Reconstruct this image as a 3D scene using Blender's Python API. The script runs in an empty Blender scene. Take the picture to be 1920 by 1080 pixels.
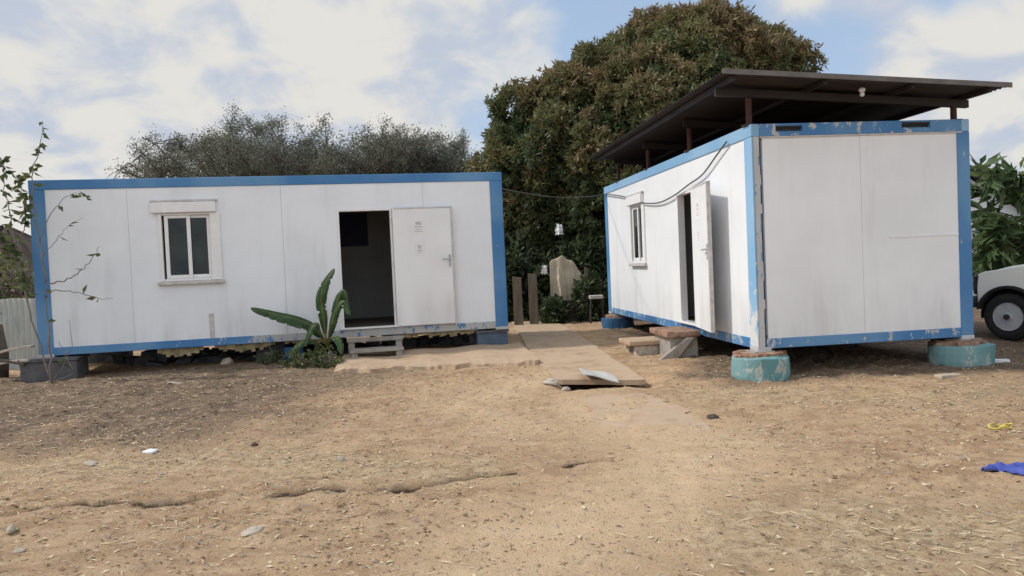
import bpy, math, random
import numpy as np
from mathutils import Vector, Matrix, noise as mnoise
R_ = math.radians
rng = np.random.default_rng(7)
random.seed(7)
scene = bpy.context.scene
col = scene.collection

# ------------------------------------------------------------ camera
FPX, PITCH, ROLL, HC = 1414.57, .0251, .0454, 1.46
cd = bpy.data.cameras.new("camera")
cam = bpy.data.objects.new("camera", cd)
col.objects.link(cam)
cd.sensor_width = 36.0
cd.lens = FPX / 1920 * 36
cd.clip_start = .05
cd.clip_end = 3000
cam.matrix_world = (Matrix.Translation((0, 0, HC)) @ Matrix.Rotation(math.pi / 2 - PITCH, 4, 'X')
                    @ Matrix.Rotation(-ROLL, 4, 'Z'))
scene.camera = cam

# ------------------------------------------------------------ light
scene.view_settings.view_transform = 'Standard'
scene.view_settings.look = 'None'
scene.view_settings.exposure = .74
scene.view_settings.gamma = 1
SUN_EL, SUN_AZ = R_(46), R_(4)           # sun to the left (-X), a little beyond the cabins (+Y)
to_sun = Vector((-math.cos(SUN_EL) * math.cos(SUN_AZ), math.cos(SUN_EL) * math.sin(SUN_AZ), math.sin(SUN_EL)))
sd = bpy.data.lights.new("sun", 'SUN')
sd.energy = 1.9
sd.angle = R_(4)
sd.color = (1, .95, .87)
sun = bpy.data.objects.new("sun", sd)
sun.rotation_euler = to_sun.to_track_quat('Z', 'Y').to_euler()
col.objects.link(sun)


def ray(px, py):
    X, Y = px - 960, py - 540
    c, s = math.cos(ROLL), math.sin(ROLL)
    x = (X * c - Y * s) / FPX
    u = -(X * s + Y * c) / FPX
    cp, sp = math.cos(PITCH), math.sin(PITCH)
    return Vector((x, cp + u * sp, -sp + u * cp))


def at(px, py, Y):
    r = ray(px, py)
    return r * (Y / r.y) + Vector((0, 0, HC))


world = bpy.data.worlds.new("World")
scene.world = world
world.use_nodes = True
wt = world.node_tree
wt.nodes.clear()


def wn(t, **kw):
    n = wt.nodes.new(t)
    for k, v in kw.items():
        setattr(n, k, v)
    return n


def wlink(a, b):
    wt.links.new(a, b)


def wmath(op, a, b=None, clamp=False):
    n = wn('ShaderNodeMath', operation=op)
    n.use_clamp = clamp
    for i, v in enumerate((a, b)):
        if v is None:
            continue
        if isinstance(v, (int, float)):
            n.inputs[i].default_value = v
        else:
            wlink(v, n.inputs[i])
    return n.outputs[0]


SKY_STRENGTH = .11
sky = wn('ShaderNodeTexSky', sky_type='NISHITA')
sky.sun_disc = False
sky.sun_elevation = SUN_EL
sky.sun_rotation = math.atan2(to_sun.x, to_sun.y)
sky.air_density = 1.0
sky.dust_density = 1.2
sky.ozone_density = 1.2
tc = wn('ShaderNodeTexCoord')
D = tc.outputs['Generated']
sep = wn('ShaderNodeSeparateXYZ')
wlink(D, sep.inputs[0])
den = wmath('ADD', wmath('MAXIMUM', sep.outputs[2], 0.0), .42)
cmb = wn('ShaderNodeCombineXYZ')
wlink(wmath('DIVIDE', sep.outputs[0], den), cmb.inputs[0])
wlink(wmath('DIVIDE', sep.outputs[1], den), cmb.inputs[1])
n1 = wn('ShaderNodeTexNoise')
n1.inputs['Scale'].default_value = 2.2
n1.inputs['Detail'].default_value = 9
n1.inputs['Roughness'].default_value = .56
n1.inputs['Distortion'].default_value = .25
wlink(cmb.outputs[0], n1.inputs['Vector'])
n2 = wn('ShaderNodeTexNoise')
n2.inputs['Scale'].default_value = 5.5
n2.inputs['Detail'].default_value = 7
n2.inputs['Roughness'].default_value = .55
n2.inputs['Distortion'].default_value = .3
mp2 = wn('ShaderNodeMapping')
mp2.inputs['Location'].default_value = (3.1, 7.7, 0)
wlink(cmb.outputs[0], mp2.inputs[0])
wlink(mp2.outputs[0], n2.inputs['Vector'])
bias = None
for (px, py, r0, w) in [(250, 60, 15, .62), (560, 110, 11, .5), (820, 110, 9, .55), (60, 260, 9, .42), (330, 215, 9, .25),
                        (1900, 250, 9, .65), (1790, 190, 6, .3), (1560, 0, 5.5, .4), (1640, 70, 3.5, .12),
                        (840, 265, 8, -.36), (560, 260, 6, -.15), (1000, 40, 5, -.12), (1560, 120, 4, -.5), (1250, 60, 8, -.2),
                        (1780, 70, 3.5, -.25)]:
    d = ray(px, py).normalized()
    vd = wn('ShaderNodeVectorMath', operation='DOT_PRODUCT')
    wlink(D, vd.inputs[0])
    vd.inputs[1].default_value = d
    mr = wn('ShaderNodeMapRange', interpolation_type='SMOOTHSTEP')
    wlink(vd.outputs['Value'], mr.inputs['Value'])
    mr.inputs['From Min'].default_value = math.cos(R_(r0 * 1.25))
    mr.inputs['From Max'].default_value = math.cos(R_(r0 * .15))
    mr.inputs['To Min'].default_value = 0
    mr.inputs['To Max'].default_value = w
    bias = mr.outputs[0] if bias is None else wmath('ADD', bias, mr.outputs[0])
dens = wmath('ADD', wmath('ADD', n1.outputs['Fac'], bias), wmath('MULTIPLY', wmath('SUBTRACT', n2.outputs['Fac'], .5), .5))
cov = wn('ShaderNodeMapRange', interpolation_type='SMOOTHSTEP')
wlink(dens, cov.inputs['Value'])
cov.inputs['From Min'].default_value = .40
cov.inputs['From Max'].default_value = .92
shade = wn('ShaderNodeMapRange', interpolation_type='SMOOTHSTEP')
wlink(n2.outputs['Fac'], shade.inputs['Value'])
shade.inputs['From Min'].default_value = .36
shade.inputs['From Max'].default_value = .58
ccol = wn('ShaderNodeMixRGB')
wlink(shade.outputs[0], ccol.inputs[0])
ccol.inputs[1].default_value = (.315 / SKY_STRENGTH, .35 / SKY_STRENGTH, .415 / SKY_STRENGTH, 1)
ccol.inputs[2].default_value = (.465 / SKY_STRENGTH, .455 / SKY_STRENGTH, .43 / SKY_STRENGTH, 1)
# unseen denser, brighter cloud added behind the camera to light the front walls
back = wn('ShaderNodeMapRange', interpolation_type='SMOOTHSTEP')
wlink(sep.outputs[1], back.inputs['Value'])
back.inputs['From Min'].default_value = .15
back.inputs['From Max'].default_value = -.5
cb = wn('ShaderNodeVectorMath', operation='SCALE')
wlink(ccol.outputs[0], cb.inputs[0])
wlink(wmath('ADD', wmath('MULTIPLY', back.outputs[0], .75), 1.0), cb.inputs['Scale'])
smix = wn('ShaderNodeMixRGB')
wlink(wmath('ADD', cov.outputs[0], wmath('MULTIPLY', back.outputs[0], .6), True), smix.inputs[0])
veil = wn('ShaderNodeMixRGB')
veil.inputs[0].default_value = .62
wlink(sky.outputs[0], veil.inputs[1])
veil.inputs[2].default_value = (.255 / SKY_STRENGTH, .325 / SKY_STRENGTH, .425 / SKY_STRENGTH, 1)
wlink(veil.outputs[0], smix.inputs[1])
wlink(cb.outputs[0], smix.inputs[2])
bg = wn('ShaderNodeBackground')
bg.inputs[1].default_value = SKY_STRENGTH
wlink(smix.outputs[0], bg.inputs[0])
wo = wn('ShaderNodeOutputWorld')
wlink(bg.outputs[0], wo.inputs[0])


# ------------------------------------------------------------ terrain height
def gz(x, y):
    t = np.clip((np.asarray(y, float) - 6.8) / 5.4, 0, 1)
    return .15 * (t * (1.6 - .6 * t))


def G(px, py, dz=0.0):
    r = ray(px, py)
    z = dz
    for _ in range(12):
        t = (z - HC) / r.z
        p = r * t
        z = float(gz(p.x, p.y)) + dz
    return Vector((p.x, p.y, z))


# ------------------------------------------------------------ materials
def new_mat(name):
    m = bpy.data.materials.new(name)
    m.use_nodes = True
    return m, m.node_tree, m.node_tree.nodes['Principled BSDF']


def add_noise(nt, scale, detail=6, rough=.6, stretch=None, coord='Object', loc=(0, 0, 0)):
    t = nt.nodes.new('ShaderNodeTexCoord')
    m = nt.nodes.new('ShaderNodeMapping')
    m.inputs['Scale'].default_value = stretch or (1, 1, 1)
    m.inputs['Location'].default_value = loc
    n = nt.nodes.new('ShaderNodeTexNoise')
    n.inputs['Scale'].default_value = scale
    n.inputs['Detail'].default_value = detail
    n.inputs['Roughness'].default_value = rough
    nt.links.new(t.outputs[coord], m.inputs[0])
    nt.links.new(m.outputs[0], n.inputs['Vector'])
    return n.outputs['Fac']


def ramp(nt, fac, stops):
    r = nt.nodes.new('ShaderNodeValToRGB')
    el = r.color_ramp.elements
    while len(el) < len(stops):
        el.new(.5)
    for e, (p, c) in zip(el, stops):
        e.position = p
        e.color = (c[0], c[1], c[2], 1)
    nt.links.new(fac, r.inputs[0])
    return r.outputs[0]


def bump(nt, bsdf, fac, strength=.3, dist=.02):
    b = nt.nodes.new('ShaderNodeBump')
    b.inputs['Strength'].default_value = strength
    b.inputs['Distance'].default_value = dist
    nt.links.new(fac, b.inputs['Height'])
    nt.links.new(b.outputs[0], bsdf.inputs['Normal'])


def mat(name, stops, scale=6, rough=.8, bmp=.2, bdist=.01, stretch=None, metallic=0, detail=8, nrough=.62, spec=.3):
    m, nt, b = new_mat(name)
    f = add_noise(nt, scale, detail, nrough, stretch)
    if len(stops[0]) == 3:
        n = len(stops)
        stops = [(.32 + .36 * i / max(1, n - 1), c) for i, c in enumerate(stops)]
    nt.links.new(ramp(nt, f, stops), b.inputs['Base Color'])
    b.inputs['Roughness'].default_value = rough
    b.inputs['Metallic'].default_value = metallic
    b.inputs['Specular IOR Level'].default_value = spec
    if bmp:
        bump(nt, b, f, bmp, bdist)
    return m


def mixc(nt, fac, a, b):
    n = nt.nodes.new('ShaderNodeMixRGB')
    for i, v in ((0, fac), (1, a), (2, b)):
        if isinstance(v, (tuple, list)):
            n.inputs[i].default_value = (v[0], v[1], v[2], 1)
        elif isinstance(v, (int, float)):
            n.inputs[i].default_value = v
        else:
            nt.links.new(v, n.inputs[i])
    return n.outputs[0]


def step(nt, fac, lo, hi):
    if lo > hi:
        i_ = nt.nodes.new('ShaderNodeMath')
        i_.operation = 'MULTIPLY'
        nt.links.new(fac, i_.inputs[0])
        i_.inputs[1].default_value = -1
        return step(nt, i_.outputs[0], -lo, -hi)
    n = nt.nodes.new('ShaderNodeMapRange')
    n.interpolation_type = 'SMOOTHSTEP'
    n.inputs['From Min'].default_value = lo
    n.inputs['From Max'].default_value = hi
    nt.links.new(fac, n.inputs['Value'])
    return n.outputs[0]


def paint_mat(name, paint, paint2, under, rust, peel=.6, rustlvl=.68, rough=.55, seed=0, worn_x=None, axis=0):
    """old enamel paint: fades between two tints, peeled to `under`, rust spots"""
    m, nt, b = new_mat(name)
    a = add_noise(nt, 1.4, 4, .5, (1, 1, .7), loc=(seed, 2, 0))
    p = add_noise(nt, 8, 9, .74, (1, 1, .6), loc=(seed * 2.1, 0, 5))
    q = add_noise(nt, 11, 8, .7, (1, 1, .5), loc=(1, seed, 3))
    if worn_x:
        t_ = nt.nodes.new('ShaderNodeTexCoord')
        s_ = nt.nodes.new('ShaderNodeSeparateXYZ')
        nt.links.new(t_.outputs['Object'], s_.inputs[0])
        w_ = step(nt, s_.outputs[axis], worn_x[0], worn_x[1])
        k_ = nt.nodes.new('ShaderNodeMath')
        k_.operation = 'MULTIPLY_ADD'
        nt.links.new(w_, k_.inputs[0])
        k_.inputs[1].default_value = worn_x[2]
        nt.links.new(p, k_.inputs[2])
        p = k_.outputs[0]
    c = mixc(nt, step(nt, a, .35, .65), paint, paint2)
    c = mixc(nt, step(nt, p, peel, peel + .03), c, under)
    c = mixc(nt, step(nt, q, rustlvl, rustlvl + .05), c, rust)
    nt.links.new(c, b.inputs['Base Color'])
    b.inputs['Roughness'].default_value = rough
    b.inputs['Specular IOR Level'].default_value = .35
    bump(nt, b, p, .25, .006)
    return m


def wall_mat(name, base, dirt, seed=0):
    """painted sandwich panel: faint vertical run marks, splash dirt at the foot, rust freckles"""
    m, nt, b = new_mat(name)
    run = add_noise(nt, 3.2, 8, .62, (1, 1, .16), loc=(seed, 0, 0))
    blot = add_noise(nt, 1.1, 5, .6, loc=(0, seed, 4))
    spot = add_noise(nt, 16, 5, .6, (1, 1, .8), loc=(seed, 3, 1))
    c = mixc(nt, step(nt, blot, .35, .7), base, tuple(v * .92 for v in base))
    r = nt.nodes.new('ShaderNodeMath')
    r.operation = 'MULTIPLY'
    nt.links.new(step(nt, run, .52, .74), r.inputs[0])
    r.inputs[1].default_value = .28
    c = mixc(nt, r.outputs[0], c, dirt)
    t = nt.nodes.new('ShaderNodeTexCoord')
    s = nt.nodes.new('ShaderNodeSeparateXYZ')
    nt.links.new(t.outputs['Object'], s.inputs[0])
    h = nt.nodes.new('ShaderNodeMapRange')
    h.inputs['From Min'].default_value = .75
    h.inputs['From Max'].default_value = .12
    nt.links.new(s.outputs[2], h.inputs['Value'])
    k = nt.nodes.new('ShaderNodeMath')
    k.operation = 'MULTIPLY'
    nt.links.new(h.outputs[0], k.inputs[0])
    nt.links.new(step(nt, run, .3, .75), k.inputs[1])
    k2 = nt.nodes.new('ShaderNodeMath')
    k2.operation = 'MULTIPLY'
    nt.links.new(k.outputs[0], k2.inputs[0])
    k2.inputs[1].default_value = .55
    c = mixc(nt, k2.outputs[0], c, dirt)
    c = mixc(nt, step(nt, spot, .76, .80), c, (.26, .22, .19))
    nt.links.new(c, b.inputs['Base Color'])
    b.inputs['Roughness'].default_value = .5
    b.inputs['Specular IOR Level'].default_value = .3
    bump(nt, b, blot, .25, .012)
    return m


M = {}
BLUE, BLUE2 = (.05, .175, .385), (.11, .25, .44)
M['blue'] = paint_mat('blue_paint', BLUE, BLUE2, (.45, .47, .48), (.10, .07, .06), .66, .72, seed=1)
M['blue_peel'] = paint_mat('blue_paint_peeling', BLUE, BLUE2, (.42, .43, .43), (.12, .09, .07), .55, .66, seed=4)
M['blue_worn'] = paint_mat('blue_paint_worn_off', BLUE, BLUE2, (.42, .42, .41), (.12, .09, .07), .58, .66, seed=9, worn_x=(2.2, 4.2, .16))
M['blue_sunlit'] = paint_mat('blue_paint_sunlit', (.19, .37, .57), (.25, .42, .60), (.62, .63, .62), (.13, .10, .08), .66, .74, seed=2)  # brightness of the sunlit long side put into a paler blue
M['blue_post'] = paint_mat('blue_paint_sunlit_worn_foot', (.20, .39, .60), (.26, .44, .63), (.60, .61, .61), (.13, .10, .08), .60, .70, seed=11, worn_x=(.85, .15, .17), axis=2)  # same paler blue carrying the sunlight, peeled through at the foot
M['grey_peel'] = paint_mat('peeled_post_paint', (.42, .43, .44), (.50, .51, .52), (.14, .26, .42), (.16, .13, .11), .60, .66, seed=7)
M['wall'] = wall_mat('white_panel', (.755, .785, .825), (.47, .48, .48), 0)
M['wall2'] = wall_mat('white_panel_second', (.755, .775, .80), (.48, .48, .47), 5)
M['inner'] = mat('inner_lining', [(.24, .24, .245), (.30, .30, .30)], 2, .7, .05)
M['floor'] = mat('cabin_floor', [(.07, .06, .055), (.13, .11, .09)], 5, .7, .1)
M['door'] = wall_mat('door_panel', (.77, .78, .795), (.50, .49, .48), 9)
M['upvc'] = mat('white_window_frame', [(.70, .70, .70), (.78, .78, .78)], 9, .45, .05)
M['sill'] = mat('window_sill', [(.40, .38, .36), (.58, .56, .54)], 9, .6, .1)
M['dark'] = mat('dark_steel', [(.02, .02, .022), (.05, .045, .045)], 12, .6, .1)
M['rust'] = mat('rusty_steel', [(.04, .022, .02), (.075, .036, .03), (.05, .03, .027)], 14, .8, .2)
M['roof'] = mat('old_roof_sheet', [(.020, .017, .020), (.036, .030, .030), (.026, .022, .026)], 3, .65, .15, stretch=(1, .3, 1))
M['roof_edge'] = mat('roof_trim', [(.15, .14, .135), (.10, .09, .085)], 6, .6, .1)
M['concrete'] = mat('concrete', [(.20, .185, .165), (.31, .285, .25), (.36, .33, .29)], 5, .9, .4, .02)
M['concrete_warm'] = mat('dusty_concrete', [(.30, .205, .13), (.40, .29, .195), (.43, .32, .22), (.34, .245, .165)], 2.5, .9, .35, .02)
M['concrete_dark'] = mat('dark_concrete', [(.07, .07, .075), (.12, .12, .125)], 6, .9, .4, .02)  # dark grey tone for the blocks and rubble
M['bluegrey'] = mat('blue_grey_block', [(.06, .09, .13), (.10, .14, .19)], 6, .8, .3, .02)
M['darkblue'] = paint_mat('dark_blue_drum', (.02, .08, .17), (.03, .12, .24), (.10, .12, .14), (.07, .05, .04), .62, .68, seed=3)
M['teal'] = paint_mat('teal_paint', (.10, .25, .27), (.16, .29, .30), (.36, .38, .35), (.22, .14, .10), .545, .63, .8, seed=6)
M['brick'] = mat('broken_brick', [(.14, .075, .05), (.27, .16, .11), (.38, .28, .21)], 9, .95, .6, .03)
M['board'] = mat('rotten_floor_board', [(.12, .10, .06), (.27, .22, .12), (.36, .31, .20)], 7, .9, .5, .02)
M['wood'] = mat('weathered_wood', [(.22, .19, .16), (.38, .34, .29), (.48, .43, .37)], 5, .85, .3, .01, stretch=(.4, 3, 3))
M['plank'] = mat('old_plank', [(.10, .085, .065), (.18, .15, .115)], 5, .9, .4, .01, stretch=(3, 3, .4))
M['wood_dark'] = mat('dark_wood', [(.05, .04, .032), (.10, .08, .065)], 6, .9, .3, .01)
M['bark'] = mat('bark', [(.05, .04, .03), (.12, .095, .07)], 9, .95, .6, .03, stretch=(1, 1, .3))
M['twig'] = mat('grey_twig', [(.14, .12, .11), (.24, .21, .19)], 12, .9, .2)
M['fence'] = mat('zinc_sheet', [(.28, .30, .28), (.40, .42, .40), (.34, .34, .31)], 3, .55, .1, stretch=(1, 1, .3))
M['thatch'] = mat('old_thatch', [(.03, .025, .022), (.075, .055, .045), (.05, .038, .032)], 10, .95, .6, .04, stretch=(1, 1, .2))
M['plate'] = mat('bent_zinc_plate', [(.36, .36, .35), (.52, .52, .50), (.44, .43, .40)], 8, .5, .15)
M['tarp'] = mat('tan_tarp', [(.40, .34, .25), (.52, .45, .335)], 3, .85, .3, .02)
M['white_cloth'] = mat('white_plastic', [(.66, .66, .66), (.78, .78, .78)], 12, .5, .2)
M['blue_cloth'] = mat('blue_cloth', [(.035, .055, .25), (.075, .10, .37)], 14, .7, .4, .01)
M['yellow'] = mat('yellow_plastic', [(.50, .42, .06), (.60, .52, .11)], 20, .5, .1)
M['stone'] = mat('stone', [(.24, .20, .16), (.40, .35, .29), (.50, .45, .39)], 18, .9, .5, .02)
M['stone_white'] = mat('pale_stone', [(.34, .29, .22), (.46, .41, .33)], 14, .9, .4, .02)
M['cable'] = mat('cable', [(.07, .07, .07), (.12, .12, .12)], 12, .6, 0)
M['carpaint'] = mat('car_paint', [(.80, .79, .73), (.83, .82, .77)], 2, .3, 0, spec=.5)
M['rubber'] = mat('rubber', [(.014, .014, .015), (.028, .027, .026)], 14, .85, .3)
M['rim'] = mat('steel_rim', [(.34, .35, .37), (.46, .47, .49)], 9, .5, .05)
M['paper'] = mat('paper', [(.70, .70, .71), (.75, .75, .75)], 6, .8, 0)
M['ink'] = mat('faded_print', [(.40, .40, .42), (.52, .52, .54)], 25, .8, 0)
M['notice_blue'] = mat('dark_blue_board', [(.015, .022, .06), (.025, .035, .09)], 5, .6, .05)


def glass_mat():
    m, nt, b = new_mat('window_glass')
    f = add_noise(nt, 2.5, 5, .6)
    nt.links.new(ramp(nt, f, [(.3, (.012, .016, .018)), (.7, (.035, .045, .05))]), b.inputs['Base Color'])
    b.inputs['Roughness'].default_value = .06
    b.inputs['Specular IOR Level'].default_value = .26
    bump(nt, b, add_noise(nt, 1.5, 2, .5), .05, .02)
    return m


M['glass'] = glass_mat()


def leaf_mat(name, c1, c2, trans=.36, rough=.5):
    m, nt, b = new_mat(name)
    f = add_noise(nt, .9, 4, .6)
    g = add_noise(nt, 7, 3, .6)
    c = mixc(nt, step(nt, f, .38, .62), c1, c2)
    c = mixc(nt, step(nt, g, .4, .75), c, tuple(v * 1.5 for v in c2))
    nt.links.new(c, b.inputs['Base Color'])
    b.inputs['Roughness'].default_value = rough
    b.inputs['Specular IOR Level'].default_value = .3
    tr = nt.nodes.new('ShaderNodeBsdfTranslucent')
    nt.links.new(c, tr.inputs[0])
    mx = nt.nodes.new('ShaderNodeMixShader')
    mx.inputs[0].default_value = trans
    out = nt.nodes['Material Output']
    nt.links.new(b.outputs[0], mx.inputs[1])
    nt.links.new(tr.outputs[0], mx.inputs[2])
    nt.links.new(mx.outputs[0], out.inputs[0])
    return m


M['mango_green'] = leaf_mat('mango_leaf', (.056, .080, .038), (.084, .112, .048))
M['mango_olive'] = leaf_mat('mango_olive_leaf', (.118, .126, .054), (.162, .156, .068))
M['mango_brown'] = leaf_mat('mango_young_leaf', (.165, .125, .062), (.21, .162, .085))
M['acacia'] = leaf_mat('acacia_leaf', (.115, .122, .095), (.15, .155, .12))
M['banana'] = leaf_mat('banana_leaf', (.026, .062, .024), (.042, .088, .034), .2)
M['weed'] = leaf_mat('weed_leaf', (.06, .09, .035), (.10, .13, .05))
M['shrub'] = leaf_mat('shrub_leaf', (.075, .10, .04), (.12, .13, .055))
M['shrub_yellow'] = leaf_mat('shrub_yellow_leaf', (.16, .17, .05), (.22, .20, .07))
M['frond'] = leaf_mat('frond_leaf', (.055, .10, .042), (.09, .14, .06))
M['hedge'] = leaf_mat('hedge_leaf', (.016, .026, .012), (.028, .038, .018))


def soil_mat():
    m, nt, b = new_mat('soil')
    big = add_noise(nt, .55, 6, .6)
    mid = add_noise(nt, 2.2, 9, .68, (1, 1.7, 1))
    mid2 = add_noise(nt, 5.5, 8, .7, (1, 1.5, 1), loc=(4, 8, 0))
    fine = add_noise(nt, 16, 8, .72)
    grit = add_noise(nt, 60, 5, .7)

    def attr(n):
        a = nt.nodes.new('ShaderNodeAttribute')
        a.attribute_name = n
        return a.outputs['Fac']

    def plus(f, g, k):
        a = nt.nodes.new('ShaderNodeMath')
        a.operation = 'MULTIPLY_ADD'
        s2 = nt.nodes.new('ShaderNodeMath')
        s2.operation = 'SUBTRACT'
        nt.links.new(g, s2.inputs[0])
        s2.inputs[1].default_value = .5
        nt.links.new(s2.outputs[0], a.inputs[0])
        a.inputs[1].default_value = k
        nt.links.new(f, a.inputs[2])
        return a.outputs[0]
    sand = mixc(nt, step(nt, big, .35, .65), (.49, .333, .198), (.56, .408, .260))
    sand = mixc(nt, step(nt, mid, .42, .60), sand, (.37, .24, .142))
    sand = mixc(nt, step(nt, mid2, .54, .68), sand, (.57, .435, .28))
    straw = mixc(nt, step(nt, mid2, .38, .62), (.40, .285, .165), (.57, .44, .28))
    straw = mixc(nt, step(nt, fine, .50, .62), straw, (.25, .18, .11))
    mul = mixc(nt, step(nt, mid, .36, .62), (.120, .088, .064), (.225, .160, .108))
    mul = mixc(nt, step(nt, mid2, .53, .66), mul, (.34, .25, .165))
    mul = mixc(nt, step(nt, fine, .56, .68), mul, (.12, .085, .06))
    trod = mixc(nt, step(nt, mid, .3, .7), (.60, .425, .265), (.65, .48, .31))
    red = mixc(nt, step(nt, big, .44, .70), sand, mixc(nt, step(nt, mid2, .4, .6), (.37, .235, .138), (.50, .345, .215)))
    c = mixc(nt, step(nt, plus(attr('straw'), mid, 2.2), .2, 1.3), red, straw)
    c = mixc(nt, step(nt, plus(attr('mulch_rut_shade'), mid2, 1.5), .15, 1.0), c, mul)
    c = mixc(nt, step(nt, plus(attr('trod'), mid, 1.6), .1, 1.25), c, trod)
    c = mixc(nt, step(nt, plus(attr('rut'), fine, .8), .35, .75), c, (.085, .06, .04))  # dark colour stands for the shade down in ruts and drain pit
    c = mixc(nt, step(nt, grit, .58, .68), c, (.60, .485, .345))
    g2 = add_noise(nt, 34, 6, .7, loc=(9, 3, 0))
    c = mixc(nt, step(nt, g2, .57, .66), c, (.165, .115, .075))
    nt.links.new(c, b.inputs['Base Color'])
    b.inputs['Roughness'].default_value = .95
    b.inputs['Specular IOR Level'].default_value = .15
    h = nt.nodes.new('ShaderNodeMath')
    h.operation = 'ADD'
    nt.links.new(fine, h.inputs[0])
    nt.links.new(grit, h.inputs[1])
    bump(nt, b, h.outputs[0], .75, .035)
    return m


M['soil'] = soil_mat()


# ------------------------------------------------------------ mesh helpers
class MB:
    def __init__(self):
        self.v, self.f = [], []

    def add(self, vs, fs):
        o = len(self.v)
        self.v += [tuple(p) for p in vs]
        self.f += [tuple(i + o for i in q) for q in fs]
        return self

    def box(self, x0, x1, y0, y1, z0, z1, rot=None, piv=None):
        vs = [Vector((x, y, z)) for x in (x0, x1) for y in (y0, y1) for z in (z0, z1)]
        if rot:
            piv = Vector(piv) if piv else Vector(((x0 + x1) / 2, (y0 + y1) / 2, (z0 + z1) / 2))
            vs = [rot @ (p - piv) + piv for p in vs]
        return self.add(vs, [(0, 1, 3, 2), (4, 6, 7, 5), (0, 4, 5, 1), (2, 3, 7, 6), (0, 2, 6, 4), (1, 5, 7, 3)])

    def tube(self, pts, radii, n=8, cap=True):
        pts = [Vector(p) for p in pts]
        if isinstance(radii, (int, float)):
            radii = [radii] * len(pts)
        o = len(self.v)
        ref = Vector((.31, .27, .91))
        for i, p in enumerate(pts):
            d = (pts[min(i + 1, len(pts) - 1)] - pts[max(i - 1, 0)])
            d = d.normalized() if d.length > 1e-9 else Vector((0, 0, 1))
            a = d.cross(ref)
            if a.length < .05:
                a = d.cross(Vector((1, 0, 0)))
            a.normalize()
            b = d.cross(a)
            for k in range(n):
                t = 2 * math.pi * k / n
                self.v.append(tuple(p + (a * math.cos(t) + b * math.sin(t)) * radii[i]))
        for i in range(len(pts) - 1):
            for k in range(n):
                q = (k + 1) % n
                self.f.append((o + i * n + k, o + i * n + q, o + (i + 1) * n + q, o + (i + 1) * n + k))
        if cap:
            self.f.append(tuple(o + k for k in range(n))[::-1])
            self.f.append(tuple(o + (len(pts) - 1) * n + k for k in range(n)))
        return self

    def lathe(self, prof, c=(0, 0, 0), n=24, axis='z'):
        o = len(self.v)
        for r, h in prof:
            for k in range(n):
                t = 2 * math.pi * k / n
                p = (r * math.cos(t), r * math.sin(t), h)
                if axis == 'y':
                    p = (p[0], p[2], p[1])
                self.v.append((p[0] + c[0], p[1] + c[1], p[2] + c[2]))
        for i in range(len(prof) - 1):
            for k in range(n):
                q = (k + 1) % n
                self.f.append((o + i * n + k, o + i * n + q, o + (i + 1) * n + q, o + (i + 1) * n + k))
        self.f.append(tuple(o + k for k in range(n))[::-1])
        self.f.append(tuple(o + (len(prof) - 1) * n + k for k in range(n)))
        return self

    def prism(self, poly, h0, h1, axis='y'):
        """poly of (a,b); extruded along axis (y: a=x,b=z; x: a=y,b=z; z: a=x,b=y)"""
        n = len(poly)
        def P(a, b, h):
            return {'y': (a, h, b), 'x': (h, a, b), 'z': (a, b, h)}[axis]
        vs = [P(a, b, h0) for a, b in poly] + [P(a, b, h1) for a, b in poly]
        fs = [tuple(range(n)), tuple(range(2 * n - 1, n - 1, -1))]
        fs += [(i, n + i, n + (i + 1) % n, (i + 1) % n) for i in range(n)]
        return self.add(vs, fs)

    def build(self, name, m, parent=None, bevel=0, smooth=False, loc=None, rot=None, fix=True):
        me = bpy.data.meshes.new(name)
        me.from_pydata(self.v, [], self.f)
        if fix:
            import bmesh
            bm = bmesh.new()
            bm.from_mesh(me)
            bmesh.ops.recalc_face_normals(bm, faces=bm.faces)
            bm.to_mesh(me)
            bm.free()
        o = bpy.data.objects.new(name, me)
        col.objects.link(o)
        me.materials.append(m)
        if smooth:
            me.polygons.foreach_set('use_smooth', [True] * len(me.polygons))
        if bevel:
            bv = o.modifiers.new('bevel', 'BEVEL')
            bv.width = bevel
            bv.segments = 2
            bv.limit_method = 'ANGLE'
            bv.angle_limit = R_(40)
        if parent:
            o.parent = parent
        if loc is not None:
            o.location = loc
        if rot is not None:
            o.rotation_euler = rot
        return o


def tag(o, label=None, cat=None, group=None, kind=None):
    if label: o['label'] = label
    if cat: o['category'] = cat
    if group: o['group'] = group
    if kind: o['kind'] = kind
    return o


def thing(name, loc, label, cat, group=None, rot=(0, 0, 0)):
    o = bpy.data.objects.new(name, None)
    o.empty_display_size = .2
    col.objects.link(o)
    o.location = loc
    o.rotation_euler = rot
    return tag(o, label, cat, group)


def np_mesh(name, V, F, mats, midx=None, parent=None, smooth=False, loc=None):
    """V (n,3), F (m,4) quads"""
    me = bpy.data.meshes.new(name)
    m = len(F)
    me.vertices.add(len(V))
    me.vertices.foreach_set('co', np.asarray(V, np.float32).ravel())
    me.loops.add(m * 4)
    me.loops.foreach_set('vertex_index', np.asarray(F, np.int32).ravel())
    me.polygons.add(m)
    me.polygons.foreach_set('loop_start', np.arange(0, m * 4, 4, dtype=np.int32))
    if midx is not None:
        me.polygons.foreach_set('material_index', np.asarray(midx, np.int32))
    if smooth:
        me.polygons.foreach_set('use_smooth', np.ones(m, bool))
    for x in mats:
        me.materials.append(x)
    me.update(calc_edges=True)
    me.validate()
    o = bpy.data.objects.new(name, me)
    col.objects.link(o)
    if parent: o.parent = parent
    if loc is not None: o.location = loc
    return o


def unit(a):
    return a / np.maximum(np.linalg.norm(a, axis=-1, keepdims=True), 1e-9)


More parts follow.
